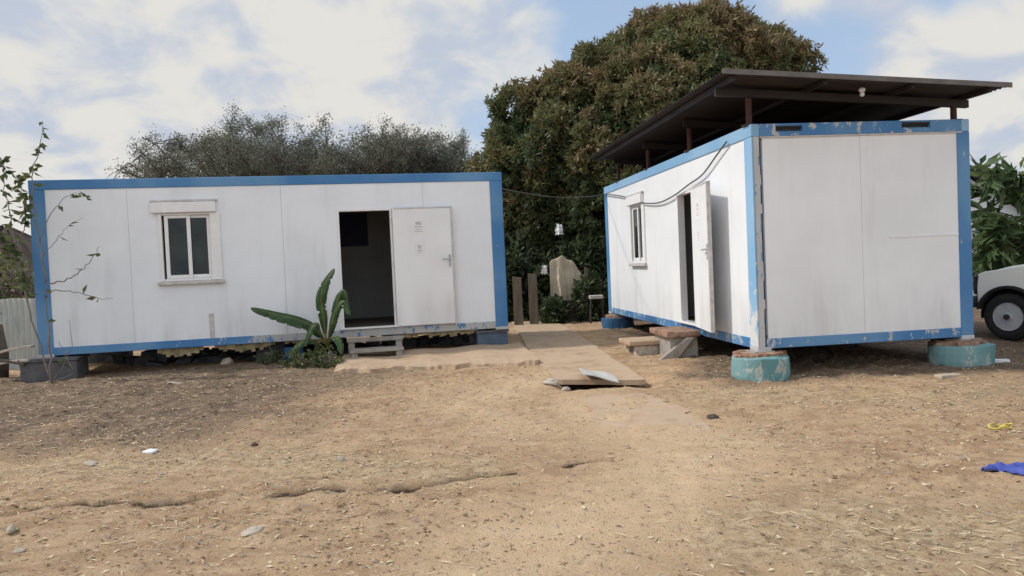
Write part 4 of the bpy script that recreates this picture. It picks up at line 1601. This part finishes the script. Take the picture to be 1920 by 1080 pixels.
for i, (px, py, rx, rz, lab) in enumerate([(565, 690, .30, .16, 'low green weeds at the foot of the banana plant'), (615, 690, .22, .14, 'low weeds between the banana plant and the door slab'),
                                           (505, 683, .2, .10, 'small weeds under the cabin edge left of the banana plant')]):
    p = G(px, py)
    bush('weed', (p.x, p.y, hgt(p.x, p.y)), (rx, .16, rz), lab, [M['weed'], M['shrub']], 520, .08, 40 + i, 'weed', 7)


# ------------------------------------------------------------ left edge: fence, thatch, shrubs, planks
t = thing('sheet_fence', (-13.15, 12.35, .13), 'pale grey corrugated metal fence to the left of the left cabin', 'fence')
mb = MB()
V, n = [], 260
for i in range(n + 1):
    u = i / n
    x, y = 6.4 * u - 1.2, -.5 * u + .8 + .016 * math.sin(i * math.pi / 2)
    for z in (-.15, 1.2):
        V.append((x, y, z + .02 * math.sin(i * .11) * (z > 0)))
mb.add(V, [(i * 2, i * 2 + 1, i * 2 + 3, i * 2 + 2) for i in range(n)])
o = mb.build('sheet', M['fence'], t, fix=False)
so = o.modifiers.new('solid', 'SOLIDIFY')
so.thickness = .003
for x in (-.9, 1.1, 3.1, 5.0):
    MB().tube([(x, .9 - .08 * x, -.2), (x, .9 - .08 * x, 1.1)], .04, 8).build('post', M['wood_dark'], t)
t = thing('thatched_hut', (-13.0, 19.5, .15), 'dark old thatched roof of a hut beyond the metal fence at the left edge', 'hut')
mb = MB()
n = 44
V = []
for j, (r_, z) in enumerate([(2.75, 1.45), (2.8, 1.58), (2.2, 1.95), (1.4, 2.45), (.6, 2.95), (.08, 3.25)]):
    for k in range(n):
        a = 2 * math.pi * k / n
        q = r_ * (1 + .03 * random.uniform(-1, 1))
        V.append((q * math.cos(a), q * math.sin(a), z + random.uniform(-.05, .05) - .25))
mb.add(V, [(j * n + k, j * n + (k + 1) % n, (j + 1) * n + (k + 1) % n, (j + 1) * n + k) for j in range(5) for k in range(n)])
mb.build('roof', M['thatch'], t, fix=True)
MB().lathe([(2.3, -.1), (2.3, 1.5)], n=36).build('wall', M['concrete_warm'], t)


def twig_shrub(base, stems, label, leaves, mats, lsize=.09, seed=3, cat='shrub'):
    """stems: list of polylines (world points); leaves: n per stem"""
    r = np.random.default_rng(seed)
    t = thing('twiggy_shrub', base, label, cat)
    b = Vector(base)
    mb = MB()
    LP, LD = [], []
    for st, r0, nl in stems:
        P = [Vector(p) - b for p in st]
        Q = []
        for i in range(len(P) - 1):
            for k in range(5):
                Q.append(P[i].lerp(P[i + 1], k / 5) + Vector(r.normal(size=3)) * .008)
        Q.append(P[-1])
        mb.tube(Q, [r0 * (1 - .75 * i / len(Q)) for i in range(len(Q))], 5)
        for _ in range(nl):
            i = int(r.integers(len(Q) // 3, len(Q)))
            LP.append(Q[i])
            d = Vector(r.normal(size=3))
            d.z = d.z * .6 - .2
            LD.append(d)
    mb.build('branches', M['twig'], t, smooth=True)
    if LP:
        V, F_ = leaf_quads(np.array([tuple(p) for p in LP]), np.array([tuple(p) for p in LD]), lsize * (.7 + .6 * r.random(len(LP))), lsize * .5, r)
        np_mesh('leaves', V, F_, mats, r.integers(0, len(mats), len(LP)), t)
    return t


sy = 10.75
def A_(px, py, Y=sy):
    return at(px, py, Y)
b0 = G(104, 705)
bb = Vector((A_(95, 700).x, sy, hgt(A_(95, 700).x, sy)))
stems = [([bb, A_(92, 640), A_(88, 580), A_(86, 533)], .017, 3),
         ([A_(88, 532), A_(120, 527), A_(150, 510), A_(170, 490), A_(186, 462)], .011, 3),
         ([A_(88, 545), A_(130, 545), A_(165, 553), A_(190, 562), A_(212, 560)], .008, 3),
         ([A_(86, 533), A_(75, 450), A_(62, 380), A_(60, 320), A_(74, 280), A_(80, 228)], .013, 26),
         ([A_(75, 450), A_(95, 400), A_(118, 372), A_(140, 362), A_(172, 372)], .007, 7),
         ([A_(80, 480), A_(105, 450), A_(130, 420), A_(158, 408)], .006, 3),
         ([bb, A_(60, 600), A_(40, 520), A_(25, 440), A_(10, 360), A_(5, 300)], .014, 90),
         ([A_(40, 520), A_(15, 470), A_(-15, 430)], .009, 60),
         ([A_(30, 470), A_(48, 420), A_(44, 370), A_(30, 330)], .008, 60),
         ([bb, A_(118, 690), A_(135, 650), A_(130, 600)], .008, 2),
         ([bb, A_(140, 700), A_(120, 660), A_(112, 640)], .010, 0)]
twig_shrub(bb, stems, 'nearly bare tall shrub with few leaves before the left corner of the left cabin', True, [M['shrub'], M['weed']], .13, 3)
p = G(30, 700)
p = Vector((at(35, 700, 11.3).x - .1, 11.5, .13))
tb = bush('bush', (p.x - .25, 13.3, .15), (.62, .5, 1.05), 'yellow green leafy bush at the left edge beside the blue corner post', [M['shrub'], M['shrub_yellow'], M['twig']], 260, .12, 55, 'bush', 6)
tb.location.z = .12
tb.location.x = float(at(30, 560, 13.3).x)
bush('bush', (at(-60, 500, 13.2).x, 13.2, .13), (.7, .6, 1.05), 'mixed green bush cut by the left edge of the picture, before the metal fence', [M['shrub'], M['weed'], M['hedge']], 300, .13, 58, 'bush', 7)

# planks and timber lying at the left
for a, b, r_, m_, lab in [((-20, 668), (62, 650), .05, M['wood'], 'pale bent plank leaning on the pile at the left end of the left cabin'),
                          ((-30, 690), (55, 676), .045, M['wood'], 'grey timber lying flat at the very bottom of the pile left of the dark block'),
                          ((-30, 676), (48, 684), .05, M['wood_dark'], 'dark timber crossing under the pale plank at the left edge')]:
    A0, B0 = at(a[0], a[1], 11.15), at(b[0], b[1], 11.0)
    d = B0 - A0
    mb = MB()
    n = 8
    V = []
    for i in range(n + 1):
        u = i / n
        q = A0 + d * u + Vector((0, 0, .03 * math.sin(u * 3)))
        V += [q + Vector((0, -r_, -.018)), q + Vector((0, -r_, .018)), q + Vector((0, r_, .018)), q + Vector((0, r_, -.018))]
    mb.add(V, [(i * 4 + k, i * 4 + (k + 1) % 4, (i + 1) * 4 + (k + 1) % 4, (i + 1) * 4 + k) for i in range(n) for k in range(4)] + [(0, 1, 2, 3), (n * 4 + 3, n * 4 + 2, n * 4 + 1, n * 4)])
    tag(mb.build('timber', m_, bevel=.004), lab, 'timber', 'timber pile at the left')
p = at(-6, 620, 11.6)
tag(rough(MB().tube([(p.x, 11.6, .08), (p.x + .03, 11.62, .5), (p.x - .02, 11.6, .95)], [.12, .11, .10], 10), .02, 5).build('stump_post', M['wood_dark'], smooth=True), 'dark thick post at the left edge in front of the metal fence', 'post')


# ------------------------------------------------------------ leafy tree at the right edge
def frond_tree():
    base = Vector((at(1965, 600, 14.5).x, 14.5, .15))
    t = thing('frond_tree', base, 'green tree with drooping leafy sprays behind the right cabin at the right edge', 'tree')
    r = np.random.default_rng(91)
    mb = MB()
    V_, F_, off = [], [], 0
    ends = [(1838, 312, 14.2), (1860, 330, 13.8), (1888, 330, 14.0), (1905, 322, 13.8), (1835, 350, 14.4), (1850, 410, 14.2), (1868, 430, 13.9), (1880, 410, 14.0), (1840, 450, 14.3),
            (1862, 470, 14.0), (1895, 455, 14.6), (1845, 490, 14.2), (1875, 495, 14.1), (1912, 450, 14.4), (1915, 360, 14.0), (1930, 420, 14), (1945, 340, 14.2), (1960, 300, 14.5), (1985, 360, 14.3),
            (1840, 395, 14.6), (1850, 440, 14.6), (1870, 460, 14.5), (1900, 480, 14.5), (1925, 475, 14.5), (2010, 420, 14.5), (1990, 310, 14.8), (2040, 360, 14.6)]
    top = Vector((.05, 0, 1.5))
    for px, py, Y in ends:
        e = at(px, py, Y) - base
        m = top.lerp(e, .55) + Vector((0, 0, .22))
        C = [top * (1 - u) ** 2 + m * 2 * u * (1 - u) + e * u * u for u in np.linspace(0, 1, 8)]
        mb.tube(C, [.03 - .024 * u for u in np.linspace(0, 1, 8)], 5)
        k = 34
        bs = np.array([tuple(C[-1].lerp(C[4], q)) for q in r.random(k) ** 2 * .8]) + r.normal(size=(k, 3)) * .03
        d = np.array(tuple((C[-1] - C[5]).normalized())) * .7 + r.normal(size=(k, 3)) * .75 + np.array([0, 0, -.5])
        v, f = leaf_quads(bs, d, .42 * (.55 + .7 * r.random(k)), .11, r)
        V_.append(v)
        F_.append(f + off)
        off += len(v)
    mb.tube([(0, 0, -.15), (.04, 0, .7), tuple(top)], [.11, .09, .06], 10)
    mb.build('trunk', M['bark'], t, smooth=True)
    np_mesh('crown', np.concatenate(V_), np.concatenate(F_), [M['frond'], M['weed']], r.integers(0, 2, sum(len(f) for f in F_)), t)


frond_tree()
SY = 19.0
ap, ev = at(1760, 285, SY), at(2030, 455, SY)
sh = thing('shed', (ap.x, SY, .12), 'pale shed with dark sloping roof edge behind the leafy tree and the parked car', 'shed')
hw, hz, ez = ev.x - ap.x, ap.z - .12, ev.z - .12
MB().prism([(-hw * .92, 0), (hw * .92, 0), (hw * .92, ez - .02), (0, hz - .16), (-hw * .92, ez - .02)], 0, 5, 'y').build('wall', M['wall'], sh)
for sg in (-1, 1):
    rs = MB()
    rs.prism([(0, hz), (sg * hw, ez), (sg * hw, ez - .13), (0, hz - .13)], -.35, 5.3, 'y')
    rs.build('roof', M['roof'], sh)
for i, (px, Y, rx, rz, lab) in enumerate([(1835, 20, 1.3, 1.0, 'dark green bush behind the leafy tree, nearest the right cabin'), (1925, 19, 1.5, 1.0, 'dark green bush behind the bonnet of the parked car'),
                                          (2060, 20, 1.8, 1.3, 'dark bush beyond the parked car outside the right edge')]):
    p = at(px, 500, Y)
    bush('bush', (p.x, Y, .1), (rx, .9, rz), lab, [M['hedge'], M['frond']], 260, .22, 70 + i, 'bush', 9)


# ------------------------------------------------------------ small things lying about
def stone(px, py, w, h, m, label, seed, name='stone', cat='stone', group='pale stones lying on the dirt'):
    p = G(px, py)
    mb = MB().lathe([(w * .30, 0), (w * .5, h * .3), (w * .46, h * .7), (w * .22, h)], n=11)
    mb.v = [(x * (1 + .25 * math.sin(seed * 3)), y, z) for x, y, z in mb.v]
    rough(mb, w * .20, 1.5 / w, seed)
    o = mb.build(name, m, bevel=.004, loc=(p.x, p.y, hgt(p.x, p.y) - h * .15), rot=(0, 0, seed))
    return tag(o, label, cat, group)


stone(425, 684, .20, .12, M['stone'], 'grey stone lying under the front edge of the left cabin', 1)
stone(327, 719, .18, .035, M['stone_white'], 'flat pale stone on dark dirt in front of the left cabin window', 2)
stone(282, 851, .13, .035, M['white_cloth'], 'bright white lump on the dirt below the left cabin window', 3)
stone(171, 873, .10, .03, M['stone_white'], 'small pale stone left of the bright white lump', 4)
stone(20, 1000, .05, .05, M['stone_white'], 'upright white pebble near the bottom left corner', 5)
stone(470, 995, .13, .018, M['stone_white'], 'flat pale stone in the foreground right of the rut', 6)
stone(36, 1033, .05, .02, M['stone_white'], 'pale pebble closest to the bottom left corner', 7)
stone(1180, 1038, .03, .02, M['stone_white'], 'small white pebble in the middle foreground', 8)
stone(1337, 782, .09, .04, M['wood_dark'], 'dark clod at the right edge of the lower walkway', 9, 'clod', 'clod', None)
stone(478, 834, .08, .03, M['rust'], 'reddish brown clod on the dirt in front of the left cabin', 10, 'clod', 'clod', None)
stone(1032, 722, .18, .05, M['stone'], 'rough stone at the left edge of the walkway beside the drain', 11)
stone(1062, 730, .14, .05, M['stone'], 'dark rough stone just left of the bent metal plate', 12)
stone(640, 869, .05, .04, M['stone'], 'tiny brown stone right of the pale grass patch', 13)
stone(645, 790, .05, .03, M['stone_white'], 'small pale stone in the middle of the yard left of the walkway', 14)
p = G(1777, 704)
tag(rough(MB().box(-.13, .13, -.06, .06, 0, .055), .012, 6).build('brick', M['stone_white'], bevel=.01, loc=(p.x, p.y, hgt(p.x, p.y) - .01), rot=(0, 0, .2)), 'pale brick lying in front of the teal pier nearest the car', 'brick')
p = G(1872, 676)
tag(rough(MB().box(-.11, .11, -.05, .05, 0, .05), .03, 5).build('plastic_scrap', M['white_cloth'], bevel=.01, loc=(p.x, p.y, hgt(p.x, p.y)), rot=(0, 0, -.3)), 'white scrap of plastic to the right of the teal pier nearest the car', 'litter')
# half buried pipe end near the middle of the yard
# yellow strap ring
p = G(1878, 800)
mb = MB()
P = []
for i in range(26):
    a = 2 * math.pi * i / 25 * .93
    P.append(((.085 + .016 * math.sin(a * 3)) * math.cos(a), .065 * math.sin(a) * (1 + .2 * math.sin(a * 2)), .02 + .014 * math.sin(a * 3 + 1)))
mb.tube(P, .007, 6)
mb.tube([(-.02, -.05, .02), (.03, .0, .035), (.09, .03, .02)], .008, 6)
tag(mb.build('plastic_ring', M['yellow'], smooth=True, loc=(p.x, p.y, hgt(p.x, p.y))), 'crumpled yellow plastic ring lying on the dirt at the right', 'litter')
# blue cloth
A0, A1 = G(1843, 884), G(1990, 902)
n, m_ = 46, 20
V = []
for i in range(n + 1):
    u = i / n
    for k in range(m_ + 1):
        w = k / m_ - .5
        half = .035 + .085 * min(1, max(0, (u - .22) / .3)) + .02 * math.sin(u * 12)
        if u < .06: half *= .6
        x = A0.x + (A1.x - A0.x) * u
        y = A0.y - .03 * u + w * 2 * half * (1 + .18 * math.sin(u * 17 + w * 3)) - .045 * min(1, max(0, (u - .25) / .2))
        q = Vector((x * 9, y * 9, 3))
        hgt_ = .05 * (1 - (2 * w) ** 4) * (.7 + .9 * mnoise.noise(q)) + .022 * mnoise.noise(q * 2.3)
        V.append((x, y, hgt(x, y) + .006 + max(.0, hgt_)))
mb = MB()
mb.add(V, [(i * (m_ + 1) + k, i * (m_ + 1) + k + 1, (i + 1) * (m_ + 1) + k + 1, (i + 1) * (m_ + 1) + k) for i in range(n) for k in range(m_)])
o = mb.build('cloth', M['blue_cloth'], smooth=True)
so = o.modifiers.new('solid', 'SOLIDIFY')
so.thickness = .006
tag(o, 'crumpled bright blue cloth on the dirt at the right edge', 'cloth')

# ------------------------------------------------------------ litter: dry leaves, chips and straw covering the dirt
rl_ = np.random.default_rng(17)


def scatter(n, x0, x1, y0, y1, keep):
    # uniform in picture-ish density: more close to the camera
    y = y0 * (y1 / y0) ** rl_.random(n)
    x = x0 + (x1 - x0) * rl_.random(n)
    ok = (np.abs(x) < y * .78 + .6) & (rl_.random(n) < keep(x, y))
    return x[ok], y[ok]


def flat_bits(x, y, length, width, lift, tilt):
    n = len(x)
    z = hgt_np(x, y) + lift * rl_.random(n)
    a = rl_.random(n) * 2 * math.pi
    d = np.stack([np.cos(a), np.sin(a), (rl_.random(n) - .35) * tilt], -1)
    s_ = np.stack([-np.sin(a), np.cos(a), (rl_.random(n) - .5) * tilt], -1)
    b = np.stack([x, y, z], -1)
    L, W = length[:, None], width[:, None]
    v = np.empty((n, 4, 3))
    v[:, 0] = b - d * L * .5
    v[:, 1] = b + s_ * W * .5 + np.array([0, 0, .003])
    v[:, 2] = b + d * L * .5
    v[:, 3] = b - s_ * W * .5
    return v.reshape(-1, 3), np.arange(n * 4).reshape(n, 4)


M['lit_pale'] = mat('dry_straw', [(.48, .385, .25), (.60, .495, .34)], 9, .9, 0)
M['lit_brown'] = mat('dry_leaf', [(.17, .105, .06), (.27, .17, .10)], 9, .9, 0)
M['lit_grey'] = mat('grey_chip', [(.22, .185, .14), (.34, .29, .23)], 9, .9, 0)
kx = lambda x, y: np.clip(.28 + .9 * mulch_mask(x, y) + .5 * (fbm(x, y, 1.3, 51) > .56), 0, 1) * (1 - np.exp(-((x - .9 - .0 * y) / .9) ** 2) * (y < 9) * .85)
x, y = scatter(62000, -9.5, 9.5, 2.0, 12.5, kx)
n = len(x)
V, F_ = flat_bits(x, y, .018 + .042 * rl_.random(n) ** 2, .008 + .016 * rl_.random(n), .008, .5)
o = np_mesh('leaf_litter', V, F_, [M['lit_pale'], M['lit_brown'], M['lit_grey']], rl_.choice(3, n, p=[.42, .36, .22]))
tag(o, 'dry leaves, chips and straw strewn over the dirt yard', 'leaf litter', kind='stuff')
x, y = scatter(34000, -9, 9, 2.0, 11, lambda x, y: np.clip((fbm(x, y, .8, 81) - .42) * 5, 0.05, 1) * np.clip((2.6 - np.abs(x + .6 * 0)) * 0 + 1, 0, 1))
n = len(x)
V, F_ = flat_bits(x, y, .05 + .09 * rl_.random(n), np.full(n, .005), .012, .35)
o = np_mesh('dry_grass', V, F_, [M['lit_pale'], M['lit_grey']], rl_.choice(2, n, p=[.7, .3]))
tag(o, 'broken stalks of dry grass scattered on the dirt yard', 'dry grass', kind='stuff')
# gravel and small clods
x, y = scatter(1100, -9, 9, 2.0, 12, lambda x, y: np.clip(.2 + (fbm(x, y, 1.1, 93) - .45) * 4, .08, 1))
n = len(x)
s_ = .006 + .016 * rl_.random(n) ** 3
oct_ = np.array([[1, 0, 0], [0, 1, 0], [-1, 0, 0], [0, -1, 0], [0, 0, .8], [0, 0, -.6]])
jit = 1 + .35 * rl_.normal(size=(n, 6, 1))
ang = rl_.random(n) * 6.28
ca, sa = np.cos(ang), np.sin(ang)
Rz = np.stack([np.stack([ca, -sa, 0 * ca], -1), np.stack([sa, ca, 0 * ca], -1), np.stack([0 * ca, 0 * ca, 1 + 0 * ca], -1)], 1)
vv = np.einsum('nij,nkj->nki', Rz, (oct_[None] * jit)) * s_[:, None, None] + np.stack([x, y, hgt_np(x, y) + s_ * .25], -1)[:, None]
tri = np.array([[0, 1, 4, 4], [1, 2, 4, 4], [2, 3, 4, 4], [3, 0, 4, 4]])
me = bpy.data.meshes.new('gravel')
fa = [(a + i * 6, b + i * 6, c + i * 6) for i in range(n) for a, b, c in ((0, 1, 4), (1, 2, 4), (2, 3, 4), (3, 0, 4), (1, 0, 5), (2, 1, 5), (3, 2, 5), (0, 3, 5))]
me.from_pydata(vv.reshape(-1, 3).tolist(), [], fa)
for k in ('stone', 'lit_brown', 'lit_grey'):
    me.materials.append(M[k])
me.polygons.foreach_set('material_index', np.repeat(rl_.choice(3, n, p=[.35, .4, .25]), 8).astype(np.int32))
o = bpy.data.objects.new('gravel', me)
col.objects.link(o)
tag(o, 'small stones and clods scattered over the dirt yard', 'gravel', kind='stuff')
